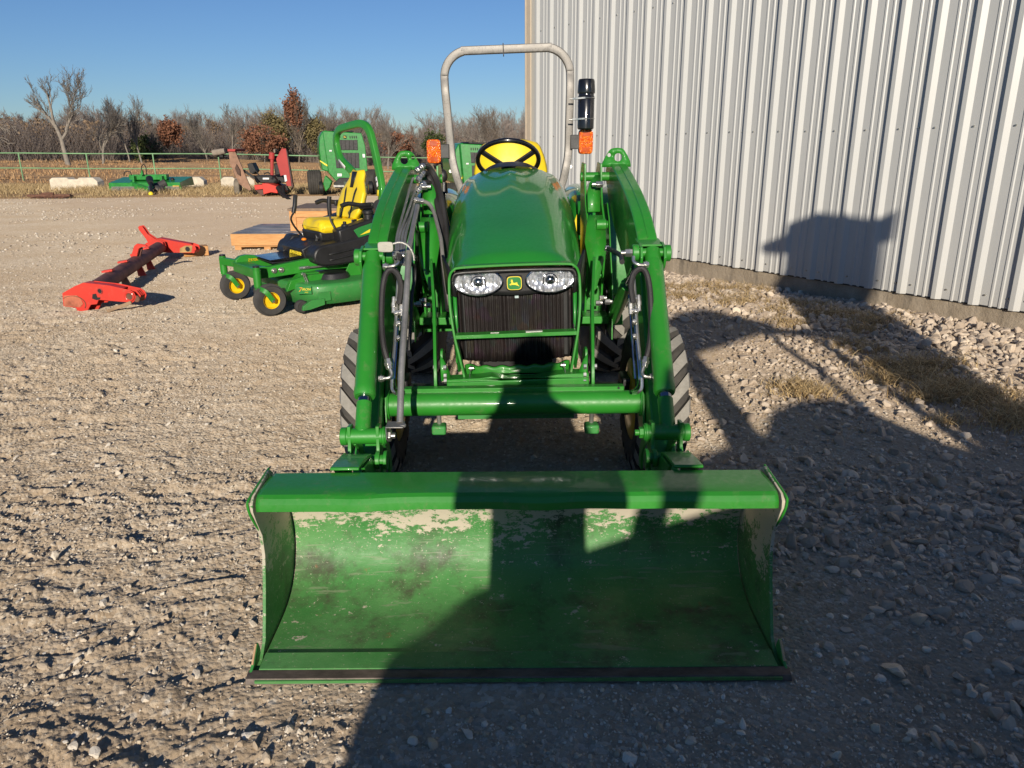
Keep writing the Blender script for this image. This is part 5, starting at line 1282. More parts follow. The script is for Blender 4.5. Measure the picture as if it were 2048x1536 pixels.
# ============================================================ PALLET CRATES
b = NB('pine_plank')
gr = b.noise(4, 7, .7, vec=b.map((1.2, 6, 12)))
b.set(Base_Color=b.mix(b.ramp(gr, [(.35, 0), (.68, 1)]), (.50, .235, .075), (.68, .37, .145)), Roughness=.7); b.bump(gr, .2, .01)
PINE = b.m
TARP = simple('grey_panel', (.20, .19, .19), .4, var=.4, scale=3, coat=.3)
ORG = Vector((-3.8, 11.7, 0))
cr = empty('flat_crate', ORG, 'long flat wooden crate with a dark grey top, standing on the gravel behind the mower', 'crate')
MB().add([(-4.29, 11.70, .07), (-2.9, 11.62, .07), (-2.9, 11.62, .245), (-4.29, 11.70, .245), (-4.29, 11.725, .07), (-2.9, 11.645, .07), (-2.9, 11.645, .245), (-4.29, 11.725, .245)], [(0, 1, 2, 3), (7, 6, 5, 4), (3, 2, 6, 7), (0, 3, 7, 4), (1, 5, 6, 2), (0, 4, 5, 1)]).build('side_plank', PINE, cr, bev=.002)
MB().add([(-4.275, 11.725, .07), (-4.30, 13.2, .07), (-4.30, 13.2, .245), (-4.275, 11.725, .245)], [(0, 1, 2, 3)]).build('side_plank', PINE, cr, solid=.02)
mb = MB()
for k in range(7):
    y0 = 11.73+k*.21; mb.add([(-4.28-.003*k, y0, .25+.004*(k % 2)), (-2.9, y0-.06, .25+.004*(k % 2)), (-2.9, y0+.13, .25), (-4.28, y0+.19, .25)], [(0, 1, 2, 3)])
mb.build('top_panel', TARP, cr, solid=.012)
mb = MB()
for x in (-4.2, -3.75, -3.3, -2.95): mb.b2((x-.05, 11.72, .0), (x+.05, 13.1, .06))
mb.b2((-4.25, 11.715, .045), (-2.9, 11.76, .068)).build('skids', PINE, cr, bev=.002)
mb = MB()
for x in (-4.05, -3.7, -3.35): mb.cyl((x, 11.700, .16), (x, 11.68, .16), .012, n=8)
mb.build('nail_plugs', PINE, cr)
ORG = Vector((-2.9, 12.2, 0))
cr = empty('tall_crate', ORG, 'tall wooden crate with a brown lid, mostly hidden behind the yellow mower seat', 'crate')
MB().b2((-3.43, 12.0, .0), (-2.2, 13.1, .56)).build('box', PINE, cr, bev=.004)
MB().b2((-3.46, 11.97, .56), (-2.18, 13.12, .60)).build('lid', simple('brown_board', (.25, .17, .11), .7), cr, bev=.004)
mb = MB()
for a, b_ in (((-3.44, 11.975, .0), (-3.34, 12.0, .56)), ((-3.34, 11.975, .46), (-2.2, 12.0, .56)), ((-3.34, 11.975, .0), (-2.2, 12.0, .08))): mb.b2(a, b_)
mb.build('battens', PINE, cr, bev=.003)
ORG = Vector((0, 0, 0))
o = MB().box((-4.62, 11.15, .07), (.34, .22, .14), rot=Matrix.Rotation(rad(25), 3, 'Z')).build('wood_block', PINE, None, bev=.01)
tag(o, 'short sawn wooden block lying on the gravel in front of the flat crate', 'wood block')

# ============================================================ PIPE FENCE
FG = simple('fence_green', (.17, .32, .15), .5, var=.25, scale=.8)
def fence_pt(t): x = -34+t*46; return Vector((x, 39.3+(x+26)*.10, 0))
fz = [(-34, 1.37), (-25, 1.345), (-21, 1.275), (-15, 1.225), (-10.7, 1.09), (-5.6, .955), (.5, .84), (12, .6)]
def rail_z(x): return float(np.interp(x, [p[0] for p in fz], [p[1] for p in fz]))
ORG = Vector((-15, 40, 0))
fn = empty('pipe_fence', ORG, 'green welded pipe fence with two rails running across behind the yard', 'fence')
xs_ = [-24.55-2*3.2, -24.55-3.2, -24.55]+[-24.55+3.2*k for k in range(1, 12)]
for x in xs_:
    y = 39.3+(x+26)*.10; zt_ = rail_z(x); MB().cyl((x, y, zt_-1.36), (x, y, zt_), .034, n=10).build('post', FG, fn)
for dz, nm in ((0, 'top_rail'), (-.72, 'lower_rail')):
    MB().tube([(x, 39.3+(x+26)*.10, rail_z(x)+dz) for x in [-34+k*1.6 for k in range(30)]], .031, n=10, sm=0).build(nm, FG, fn)
ORG = Vector((0, 0, 0))
# ---- concrete barriers
CONB = simple('barrier_concrete', (.62, .55, .43), .9, var=.18, scale=5, bump=.4, bscale=30)
def barrier(x, y, L_, rz, label, notch=True):
    o = MB()
    h = .50
    pr = [(-L_/2, 0), (-L_/2, h-.08), (-L_/2+.12, h), (-L_*.13, h), (-L_*.09, h-.06), (L_*.09, h-.06), (L_*.13, h), (L_/2-.16, h), (L_/2-.04, h-.10), (L_/2, h-.14), (L_/2, 0)]
    o.prism(pr, 1, -.22, .22)
    o = o.build('concrete_barrier', CONB, None, bev=.02); o.location = (x, y, float(far_z(x, y))-.02); o.rotation_euler = (0, 0, rad(rz))
    tag(o, label, 'concrete block', 'low concrete barriers in the dead grass')
barrier(-16.75, 30.2, 1.95, -6, 'pale concrete barrier alone in the grass, leftmost of the three')
barrier(-12.45, 30.2, 1.3, 4, 'pale concrete barrier half hidden behind the green flail mower')
barrier(-10.4, 29.8, 1.2, 20, 'pale concrete barrier end beside the rusty folded mower wing')

# ============================================================ FLAIL MOWER
ORG = Vector((-12.9, 27.5, 0)); q0 = ORG
fl = empty('towed_mower', ORG, 'wide green towed mower deck with black hose hoops at the edge of the grass', 'farm implement')
Y_ = 27.5
def fb(px0, py0, px1, py1, d0=0., d1=.3, y=Y_):
    a, b_ = W(px0, py0, y), W(px1, py1, y); return (a.x, y+d0, a.z), (b_.x, y+d1, b_.z)
MB().prism([(27.45, .22), (27.45, .36), (28.6, .52), (28.7, .22)], 0, -14.13, -11.62).build('deck', GREENF, fl, bev=.01)
MB().b2(*fb(220, 374, 366, 380, -.1, 0)).build('skirt', GREENF, fl, bev=.005)
mb = MB()
for k in range(70):
    x = -14.0+k*.034
    if x < -12.9 or x > -12.1: mb.cyl((x, 27.38, .24), (x, 27.38, .10), .011, n=5)
mb.build('chain_guard', simple('chain', (.45, .43, .42), .4, metal=.5), fl)
MB().b2(*fb(249, 350, 326, 360, .3, .55)).b2(*fb(260, 352, 268, 376, .1, .3)).b2(*fb(316, 352, 324, 376, .1, .3)).build('crossbeam', GREENF, fl, bev=.01)
MB().bar(W(268, 370, 27.5), W(300, 382, 27.0), .16, .2).bar(W(322, 372, 27.5), W(304, 382, 27.0), .16, .2).build('draw_frame', GREENF, fl, bev=.01)
MB().cyl(W(299, 358, 27.3), W(301, 366, 26.8), .12, .09, n=16).cyl(W(301, 366, 26.8), W(304, 388, 26.1), .05).build('driveshaft', LBLK, fl)
MB().cyl(W(299, 373, 27.0), W(300, 381, 26.6), .045).build('shaft_tube', STEEL, fl)
MB().sphere(W(302, 388, 26.0), .08, 8).build('shaft_yoke', LYEL, fl)
MB().cyl((-12.55, 27.2, .12), (-12.15, 27.5, .34), .14, n=12).sphere(W(315, 380, 26.9), .16, 8).sphere(W(322, 379, 27.0), .14, 8).sphere(W(310, 384, 26.9), .10, 8).build('gearbox', simple('greasy', (.06, .055, .05), .5, bump=1, bscale=12), fl)
MB().bar(W(306, 388, 26.6), W(312, 399, 25.8), .05, .05).bar(W(316, 388, 26.6), W(360, 391, 26.4), .05, .04).build('jack_stand', STEELD, fl)
for x in (252, 334):
    MB().lathe([(0, -.13), (.22, -.13), (.30, -.09), (.30, .09), (.22, .13), (0, .13)], W(x, 381, 28.1), (1, 0, 0), 24).build('transport_wheel', RUB, fl)
for a, m_, c_, r_ in (((248, 352), (255, 343), (263, 351), .016), ((284, 350), (287, 329), (293, 350), .016)):
    p, q, r2 = W(*a, 27.8), W(*m_, 27.8), W(*c_, 27.8)
    MB().tube([p, p.lerp(q, .6)+Vector((-.05, 0, .03)), q, r2.lerp(q, .6)+Vector((.05, 0, .03)), r2], r_).build('hose_loop', LBLK, fl)
MB().prism([(W(281, 350, 27.7).x, W(281, 350, 27.7).z), (W(287, 350, 27.7).x, W(287, 350, 27.7).z), (W(285.5, 340, 27.7).x, W(285, 340, 27.7).z), (W(284.5, 340, 27.7).x, W(285, 340, 27.7).z)], 1, 27.65, 27.75).build('flag_post', GREENF, fl)
MB().sphere(W(345, 359, 27.9), .07, 8).build('gear_cap', LBLK, fl)
MB().b2(*fb(348, 371, 361, 374, -.115, -.1)).build('yellow_label', simple('amber_label', (.8, .45, .02), .5), fl)
ORG = Vector((0, 0, 0))
o = MB()
for k in range(5): o.bar((-15.2+k*.22, 24.6, .03), (-15.0+k*.25, 24.9, .08), .05, .04)
o.bar((-15.4, 24.8, .10), (-14.0, 24.75, .10), .10, .07).bar((-15.0, 24.9, .14), (-14.5, 24.7, .16), .06, .08)
o = o.build('rusty_tine_bar', RUST, None, bev=.005); tag(o, 'small low rusty steel tine bar lying at the edge of the gravel', 'scrap metal')

# ============================================================ FOLDED RED MOWER
ORG = Vector((-8.1, 25, 0)); Y_ = 25.0
rm = empty('folding_mower', ORG, 'red folding-wing mower, its rusty brown left wing and faded red right wing both raised', 'farm implement')
def WP2(*pts, y=25.0): return [W(px, py, y) for px, py in pts]
def slabp(pts, d, name, mat, par, y=25.0, dy=0, skew=0, bev=.01):
    P = WP2(*pts, y=y); n = len(P)
    V = [p+Vector((0, dy, 0)) for p in P]+[p+Vector((skew, dy+d, 0)) for p in P]
    return MB().add(V, [tuple(range(n)), tuple(range(2*n-1, n-1, -1))]+[(k, k+n, (k+1) % n+n, (k+1) % n) for k in range(n)]).build(name, mat, par, bev=bev)
RB = simple('rusty_underside', (.30, .175, .115), .9, var=.4, scale=4, bump=.5, bscale=18)
wg = slabp([(457, 302), (470, 302), (503, 379), (499, 382), (478, 368), (470, 350), (460, 328)], .5, 'left_wing', RB, rm, skew=-.16)
slabp([(474, 328), (481, 340), (482, 352), (476, 348), (471, 336)], .06, 'blade_disc', simple('dark_rust', (.09, .05, .035), .8), wg, dy=-.07)
slabp([(456, 298), (472, 298), (471, 303), (456, 303)], 1.0, 'wing_edge', REDD, wg, dy=-.05)
MB().cyl(W(426, 306, 25.2), W(450, 302, 25.2), .10, .09, n=12).build('wing_tyre', simple('dusty_rubber', (.28, .23, .18), .9), rm)
MB().bar(W(436, 312, 25.4), W(458, 311, 25.4), .12, .06).cyl(W(440, 312, 25.3), W(447, 313, 25.3), .07).build('wheel_arm', LBLK, rm)
wg = slabp([(563, 297), (572, 297), (577, 330), (583, 372), (574, 373), (568, 350), (561, 352), (552, 318)], .28, 'right_wing', REDD, rm, skew=-.07)
slabp([(572, 298), (575, 304), (587, 372), (584, 377), (578, 335)], .12, 'wing_skirt', simple('skirt_dark', (.09, .05, .045), .8), wg, dy=-.03)
slabp([(568, 350), (573, 350), (575, 362), (570, 364)], .02, 'white_decal', WHITE, wg, dy=-.03)
MB().cyl(W(544, 305, 25.1), W(544, 350, 25.1), .055, n=12).cyl(W(544, 305, 25.1), W(543, 318, 25.1), .09, n=12).build('wing_ram', REDD, rm)
MB().b2(tuple(W(546, 298, 25.3)), tuple(W(556, 306, 25.6))).build('wing_tyre', simple('dusty_rubber2', (.26, .21, .16), .9), rm, bev=.03)
slabp([(545, 326), (558, 328), (560, 350), (548, 352)], .5, 'gearbox', LBLK, rm, dy=.1, bev=.04)
slabp([(508, 370), (527, 369), (527, 378), (510, 380)], 1.0, 'deck', RED, rm)
slabp([(511, 380), (528, 379), (529, 391), (522, 391)], .9, 'deck_bumper', simple('brown_slats', (.12, .06, .045), .8), rm)
slabp([(527, 366), (540, 367), (556, 372), (558, 386), (545, 384), (530, 388)], 1.1, 'deck', RED, rm, dy=-.15)
slabp([(500, 352), (545, 352), (562, 354), (566, 366), (540, 368), (505, 366)], .6, 'drive_cover', LBLK, rm, dy=.3, bev=.03)
slabp([(520, 356), (533, 356), (533, 360), (520, 360)], .02, 'white_label', WHITE, rm, dy=.27)
slabp([(484, 328), (494, 326), (502, 343), (497, 350), (489, 346)], .4, 'guard_flap', LBLK, rm, dy=.5)
MB().bar(W(487, 341, 25.2), W(511, 357, 25.2), .05, .07).bar(W(516, 365, 25.0), W(508, 352, 25.3), .05, .07).tube([W(505, 348, 25.3), W(512, 342, 25.3), W(518, 352, 25.3)], .02).tube([W(528, 348, 25.2), W(536, 345, 25.2), W(545, 352, 25.2)], .02).cyl(W(548, 362, 24.8), W(553, 358, 24.8), .12).cyl(W(560, 385, 24.4), W(578, 398, 23.6), .05).cyl(W(566, 372, 24.7), W(568, 398, 24.3), .05).cyl(W(572, 372, 24.6), W(575, 380, 24.6), .05).cyl(W(556, 375, 24.8), W(566, 390, 24.6), .08).build('drawbar', LBLK, rm)
MB().lathe([(0, -.1), (.24, -.1), (.30, -.07), (.30, .07), (.24, .1), (0, .1)], W(476, 376, 26.0), (1, .2, 0), 24).build('transport_wheel', simple('dusty_rubber3', (.20, .17, .13), .9), rm)
ORG = Vector((0, 0, 0))

# ============================================================ ROUND BALERS
def baler(off, label):
    global ORG
    ORG = Vector((-5.4, 25.6, 0))
    r = empty('round_baler', ORG, label, 'hay baler', 'green round balers parked behind the yard')
    Y_ = 25.6
    def S(pts, d, name, mat, dy=0, skew=0, bev=.02, par=None): return slabp(pts, d, name, mat, par or r, y=Y_, dy=dy, skew=skew, bev=bev)
    x0 = W(635, 300, Y_).x; x1 = W(738, 300, Y_).x
    body = S([(650, 262), (723, 266), (730, 290), (736, 345), (737, 362), (672, 362), (657, 345), (645, 262)], 2.3, 'body', GREENF, skew=-.62)
    S([(635, 274), (641, 262), (650, 260), (657, 300), (660, 346), (640, 340), (634, 300)], 2.0, 'side_shield', GREENF, dy=.25, bev=.03, par=body, skew=-.55)
    S([(660, 258), (705, 261), (703, 264), (660, 262)], 1.5, 'top_cover', LBLK, dy=.3, skew=-.35)
    S([(666, 279), (715, 281), (716, 300), (669, 300)], .04, 'upper_opening', LBLK, dy=-.02, bev=0)
    S([(670, 305), (718, 306), (719, 336), (673, 336)], .04, 'lower_opening', LBLK, dy=-.02, bev=0)
    BG = simple('belt_dark', (.03, .028, .028), .6)
    for k in range(6):
        S([(667+k*8.2, 279.6), (674+k*8.2, 279.8), (675+k*8.1, 299.6), (668.6+k*8.1, 299.4)], .02, 'belt', BG, dy=-.045, bev=0, par=body)
        S([(671.5+k*8, 305.6), (678+k*8, 305.6), (679.5+k*7.9, 335.6), (673.5+k*7.9, 335.6)], .02, 'belt', BG, dy=-.045, bev=0, par=body)
    for k in list(range(4)): S([(699+k*4.2, 271.5), (701+k*4.2, 271.6), (701.5+k*4.2, 276.6), (699.4+k*4.2, 276.5)], .02, 'vent_slot', LBLK, dy=-.02, bev=0, par=body)
    for k in list(range(4)): S([(666+k*4.2, 270), (668+k*4.2, 270.1), (668.5+k*4.2, 275), (666.4+k*4.2, 275)], .02, 'vent_slot', LBLK, dy=-.02, bev=0, par=body)
    c_ = W(690, 274, Y_)
    e_ = MB().prism([(c_.x+x, c_.z+z) for x, z in ell(0, 0, .055, .05, 24, 3)], 1, Y_-.03, Y_+.01).build('emblem', LBLK, body)
    deer(e_, lambda u, v, d: Vector((c_.x+u*1.7, Y_-.035-d, c_.z+v*1.7)), LYEL)
    S([(675, 347), (684, 347), (684, 352.5), (675, 353)], .02, 'white_label', WHITE, dy=-.03, bev=0, par=body)
    S([(725, 308), (730, 308), (730.5, 315), (726, 315)], .02, 'white_label', WHITE, dy=-.03, bev=0, par=body)
    S([(659, 300), (664, 300), (664, 303), (659, 303)], .02, 'white_label', WHITE, dy=-.03, bev=0, par=body)
    S([(637, 321), (645, 326), (655, 332), (655, 335), (646, 330), (636, 322.5)], .02, 'yellow_stripe', LYEL, dy=.225, bev=0, par=body)
    S([(680, 355), (712, 356), (712, 372), (672, 376), (668, 366)], .8, 'undercarriage', LBLK, dy=-.1)
    S([(655, 350), (668, 362), (664, 374), (656, 382), (651, 366)], .2, 'pickup_wing', GREENF, dy=-.35)
    S([(716, 358), (735, 360), (738, 376), (722, 372)], .5, 'pickup_arm', GREENF, dy=-.2)
    MB().bar(W(668, 372, Y_-.3), W(716, 372, Y_-.3), .12, .06).bar(W(690, 366, Y_-.2), W(696, 380, Y_-1.2), .1, .1).build('drawbar', STEELD, r)
    for px, sd in ((630, 1), (744, -1)):
        c_ = W(px, 369, Y_+.15); c_.z = .40
        pr = [(.17, -.22), (.30, -.23), (.38, -.20)]
        for k in range(11): pr += [(.405 if k % 2 else .39, -.18+k*.036-.012), (.405 if k % 2 else .39, -.18+k*.036+.012)]
        pr += [(.38, .20), (.30, .23), (.17, .22)]
        t = MB().lathe(pr, c_, (1, .25*sd, 0), 40).build('tyre', simple('baler_tyre', (.05, .045, .038), .85), r)
        MB().lathe([(.17, -.21), (.12, -.10), (0, -.10)], c_, (1, .25*sd, 0), 28).lathe([(.17, .21), (.12, .1), (0, .1)], c_, (1, .25*sd, 0), 28).build('rim', YELP, t)
    for px in (642.5, 741):
        c_ = W(px, 371, Y_-.35); c_.z = .25
        t = MB().lathe([(0, -.06), (.13, -.07), (.2, -.05), (.2, .05), (.13, .07), (0, .06)], c_, (1, .2, 0), 24).build('gauge_wheel', LBLK, r)
        MB().lathe([(0, -.075), (.11, -.072), (.11, .072), (0, .075)], c_, (1, .2, 0), 20).build('rim', YELP, t)
    r.location = ORG+Vector(off); ORG = Vector((0, 0, 0)); return r
r1 = baler((0, 0, 0), 'green round baler standing behind the yellow mower seat')
r2 = dup(r1); r2['label'] = 'green round baler seen through the bare metal roll bar, by the building corner'
# copied parts are parented to the copy; put it beyond the steering wheel
r2.location = r1.location+Vector((4.45, -.6, -.42))


# ============================================================ TREES
def grow(seed, h, spread=.5, lv=5, r0=.06, lean=0., up=.35, twig=.010, n0=6, forks=None, kids=(2, 4), start=.3):
    R_ = random.Random(seed); S = []
    def br(p, d, L, r, l):
        n = 4 if l == 0 else 3; pts = [p]
        for k in range(n):
            d = (d+Vector((R_.gauss(0, .16), R_.gauss(0, .16), R_.gauss(0, .08)+up*.12*(l > 0)))).normalized()
            q = p+d*(L/n); ra = r*(1-.55*k/n); rb = r*(1-.55*(k+1)/n)
            S.append((p, q, max(ra, twig), max(rb, twig))); p = q; pts.append((p, d))
            if l < lv and (l > 0 or (k+1)/n > start):
                for _ in range(R_.randint(*kids) if l < lv-1 else R_.randint(1, 2)):
                    if l == 0 and k < 1: continue
                    a = R_.uniform(0, 2*math.pi); t = R_.uniform(.35, .95)*spread*1.5
                    s1 = d.cross(Vector((math.cos(a), math.sin(a), .2))).normalized()
                    nd = (d*math.cos(t)+s1*math.sin(t)+Vector((0, 0, up*.4))).normalized()
                    br(p-d*(L/n)*R_.random(), nd, L*R_.uniform(.46, .74)*(1-.10*k/n), max(rb*.58, twig), l+1)
    br(Vector((0, 0, -.1)), Vector((lean, 0, 1)).normalized(), h*.62, r0, 0)
    P0 = np.array([s_[0][:] for s_ in S]); P1 = np.array([s_[1][:] for s_ in S]); ra = np.array([s_[2] for s_ in S]); rb = np.array([s_[3] for s_ in S])
    k = h/max(P1[:, 2].max(), .1); P0 *= k; P1 *= k; P0[:, 2] = P0[:, 2]
    return P0, P1, ra, rb
def prisms(P0, P1, ra, rb, n=3):
    d = P1-P0; d /= np.linalg.norm(d, axis=1, keepdims=True)+1e-9
    a = np.cross(d, np.array([.3, .9, .2])); a /= np.linalg.norm(a, axis=1, keepdims=True)+1e-9; b_ = np.cross(d, a)
    V = []
    for P, r in ((P0, ra), (P1, rb)):
        for k in range(n):
            t = 2*math.pi*k/n; V.append(P+(a*math.cos(t)+b_*math.sin(t))*r[:, None])
    V = np.stack(V, 1); m = 2*n
    q = np.array([[k, (k+1) % n, n+(k+1) % n, n+k] for k in range(n)])
    f = (q[None]+np.arange(len(P0))[:, None, None]*m).reshape(-1, 4)
    return V.reshape(-1, 3), f
def quads(C, size, mat, name):
    n = len(C); a = rng.normal(size=(n, 3)); a /= np.linalg.norm(a, axis=1, keepdims=True); c = rng.normal(size=(n, 3)); c = np.cross(a, c); c /= np.linalg.norm(c, axis=1, keepdims=True)
    s_ = size[:, None]*.5
    V = np.stack([C-a*s_-c*s_*.7, C+a*s_-c*s_*.5, C+a*s_*.8+c*s_*.8, C-a*s_*.6+c*s_*.6], 1)
    return npmesh(name, V.reshape(-1, 3), np.arange(4*n).reshape(-1, 4), mat, rnd=np.repeat(rng.random(n), 4))
def hor(px): return 299-.0073*px
SKY = ([-100, 0, 60, 170, 270, 330, 420, 500, 560, 620, 700, 760, 800, 835, 870, 950, 1060], [222, 222, 216, 212, 208, 226, 218, 214, 212, 214, 212, 216, 240, 244, 226, 212, 214])
def yd(px): return float(np.interp(px, [0, 230, 330, 420, 1100], [66, 74, 86, 94, 90]))
variants = [grow(100+k, 1.0*7, spread=.42+.05*(k % 3), lv=4, r0=.075, up=.60, twig=.0075, kids=(1, 3), start=.12) for k in range(7)]
P0s, P1s, ras, rbs = [], [], [], []
R2 = random.Random(5)
for k in range(185):
    px = -60+1150*(k+R2.random())/185; Y = yd(px)+R2.uniform(0, 16); x = (px-1024)/F_PX*Y*.957; z = float(far_z(x, Y))
    ht = ((hor(px)-np.interp(px, *SKY))/F_PX*Y*.93+1.5-z)*R2.uniform(.74, 1.06)
    a, b_, c, d = variants[R2.randrange(7)]; t = R2.uniform(0, 6.28); cs, sn = math.cos(t), math.sin(t); M3 = np.array([[cs, sn, 0], [-sn, cs, 0], [0, 0, 1]])*ht/7
    wd_ = np.array([1.15, 1.15, 1]); o3 = np.array([x, Y, z])
    P0s.append(a @ M3*wd_+o3); P1s.append(b_ @ M3*wd_+o3); ras.append(c); rbs.append(d)
v, f = prisms(np.concatenate(P0s), np.concatenate(P1s), np.concatenate(ras), np.concatenate(rbs))
o = npmesh('woodland', v, f, TWIG); tag(o, 'bare grey-brown winter woodland massed beyond the pasture', 'woodland', None, 'stuff')
# brush and dead leaves low in the wood
n = 70000; px = rng.uniform(-80, 1110, n); Yb = np.interp(px, [0, 230, 330, 420, 1100], [64, 72, 84, 92, 88])+rng.uniform(0, 12, n)
x = (px-1024)/F_PX*Yb*.957; hb = np.interp(px, [0, 300, 420, 700, 1060], [3.4, 3.2, 3.9, 3.6, 3.0])*(.7+.6*fbm(px*.03, px*0, 77, 3)); zz = hb*rng.random(n)**1.25
cl = fbm(px*.06, zz*1.3+Yb*.4, 78, 4); kp = rng.random(n) < sst(.36, .6, cl)
C3 = np.stack([x, Yb, far_z(x, Yb)+zz], -1)[kp]
o = quads(C3, rng.uniform(.10, .24, len(C3)), LEAFB, 'brush'); tag(o, 'low tangle of brown brush and dead leaves along the wood edge', 'undergrowth', None, 'stuff')
n = 16000; px = rng.uniform(-80, 1110, n); Yb = np.interp(px, [0, 230, 330, 420, 1100], [63, 71, 83, 91, 87])+rng.uniform(0, 8, n); x = (px-1024)/F_PX*Yb*.957
z0 = far_z(x, Yb); p0 = np.stack([x, Yb, z0], -1); hh = rng.uniform(1.0, 3.4, n); p1 = p0+np.stack([rng.normal(0, .35, n)*hh, rng.normal(0, .3, n)*hh, hh], -1)
v, f = prisms(p0, p1, np.full(n, .016), np.full(n, .007)); o = npmesh('saplings', v, f, TWIG); tag(o, 'thicket of thin bare saplings in front of the wood', 'thicket', None, 'stuff')
def tree(px, Y, ytop, label, mat=BARK, leaf=None, wpx=60, ybot=None, nl=2500, lsz=(.12, .24), name='bare_tree', ybase=None, **k):
    x = (px-1024)/F_PX*Y*.957; z = float(far_z(x, Y)); ht = (hor(px)-ytop)/F_PX*Y*.93+1.5-z
    k = dict(dict(lv=4, spread=.42, r0=.10, up=.5, twig=.0085, kids=(2, 2)), **k); k['r0'] *= .72
    P0, P1, ra, rb = grow(int(px*7+Y), ht, **k); big = ra > k['twig']*1.6
    v, f = prisms(P0[big], P1[big], ra[big], rb[big], 6); t = npmesh(name, v, f, mat, smooth=True); t.location = (x, Y, z)
    tag(t, label, 'tree'); 
    v, f = prisms(P0[~big], P1[~big], ra[~big], rb[~big]); c = npmesh('twigs', v, f, mat); c.parent = t
    if leaf:
        w_ = wpx/F_PX*Y/2; zb = 1.5+(hor(px)-(ybot or 300))/F_PX*Y-z; ztop = ht*.99
        nc = 46; cc = rng.normal(size=(nc, 3)); cc /= np.linalg.norm(cc, axis=1, keepdims=True); cc *= rng.random((nc, 1))**.4
        cc = cc*np.array([w_, w_, (ztop-zb)/2])*.82+np.array([0, 0, (ztop+zb)/2])
        idx = rng.integers(0, nc, nl); C = cc[idx]+rng.normal(size=(nl, 3))*np.array([w_, w_, (ztop-zb)/2])*.16
        c = quads(C, rng.uniform(*lsz, nl), leaf, 'crown'); c.parent = t
    return t
def big_tree():
    Y = 60; x = (138-1024)/F_PX*Y*.957; z = float(far_z(x, Y)); S = []
    trunk = (np.array([[0, 0, -.1], [-.12, 0, .9], [-.22, .05, 1.9]]), np.array([[-.12, 0, .9], [-.22, .05, 1.9], [-.50, .05, 2.9]]), np.array([.20, .17, .15]), np.array([.17, .15, .12])); S.append(trunk)
    for seed, ln, h_, o3, r_ in ((3, -.62, 3.6, (-.50, .05, 2.8), .10), (9, -.05, 4.1, (-.50, .05, 2.8), .11), (14, .42, 4.9, (-.22, .05, 1.9), .12), (21, .15, 4.6, (.2, .1, 2.6), .08)):
        a, b_, c, d = grow(seed, h_, spread=.42, lv=4, r0=r_, up=.42, twig=.009, kids=(1, 2), start=.15, lean=ln); o3 = np.array(o3)
        S.append((a+o3, b_+o3, c, d))
    P0, P1, ra, rb = (np.concatenate([q[i] for q in S]) for i in range(4)); big = ra > .016
    v, f = prisms(P0[big], P1[big], ra[big], rb[big], 6); t = npmesh('bare_tree', v, f, BARKP, smooth=True); t.location = (x, Y, z)
    v, f = prisms(P0[~big], P1[~big], ra[~big], rb[~big]); c = npmesh('twigs', v, f, BARKP); c.parent = t
    tag(t, 'tallest bare tree, forked low and standing well above the wood at left', 'tree')
big_tree()
tree(-6, 58, 214, 'pale bare tree at the left edge with long drooping white limbs', BARKP, r0=.14, spread=.95, up=.0, lv=3, twig=.016, kids=(1, 2), start=.1)
tree(208, 64, 192, 'bare grey tree with twin leaning trunks, next right of the tallest tree', BARKP, r0=.15, spread=.5, lean=.2)
tree(286, 68, 190, 'slender bare tree with a pale straight trunk, left of the rust-leaved bush', BARKP, r0=.12, spread=.38)
tree(262, 70, 196, 'thin bare tree with upright branches close beside a paler trunk', BARKP, r0=.10, spread=.32)
tree(350, 80, 232, 'round oak holding rust-brown leaves between bare trees', BARK, LEAFR, 48, 298, 2200, name='rusty_oak')
tree(600, 88, 182, 'tall narrow oak with a column of rust-red leaves above the wood', BARK, LEAFR, 40, 262, 3000, name='rusty_oak')
tree(532, 84, 250, 'broad low oak with pinkish rust leaves behind the folded red mower', BARK, LEAFR, 92, 312, 3600, name='rusty_oak')
tree(560, 90, 226, 'dark olive cedar directly left of the tall rust-red oak', BARK, LEAFO, 66, 305, 5200, name='cedar_tree')
tree(640, 90, 232, 'dusty olive cedar rising behind the green baler', BARK, LEAFO, 60, 305, 3800, name='cedar_tree')
tree(300, 72, 262, 'low dark green cedar under the bare trees by the fence', BARK, LEAFG, 60, 322, 1800, name='cedar_tree')
tree(872, 80, 258, 'small green cedar seen left of the roll bar', BARK, LEAFG, 44, 318, 2200, name='cedar_tree')
tree(800, 84, 262, 'rust-brown leafy bush between the mower hoop and the loader arm', BARK, LEAFR, 70, 312, 2600, name='rusty_oak')
tree(712, 82, 206, 'bare tree with a dense fan of grey twigs behind the green baler', BARKP, r0=.12, spread=.5)
tree(778, 80, 222, 'bare grey tree with a pale forked trunk right of the mower hoop', BARKP, r0=.14, spread=.5)
tree(955, 78, 205, 'bare tree with pale spreading branches seen through the roll bar', BARKP, r0=.13, spread=.52)
tree(1010, 80, 210, 'bare tree with yellowish twigs seen through the roll bar, nearer the wall', BARK, r0=.12, spread=.45)
tree(665, 86, 204, 'bare tree with brown twigs just right of the rust-red oak', BARK, r0=.12, spread=.45)
tree(470, 86, 206, 'bare tree with pale crown above the broad rust-leaved oak', BARKP, r0=.12, spread=.45)
tree(418, 84, 210, 'bare round-headed tree right of the round rust-leaved oak', BARKP, r0=.12, spread=.5)

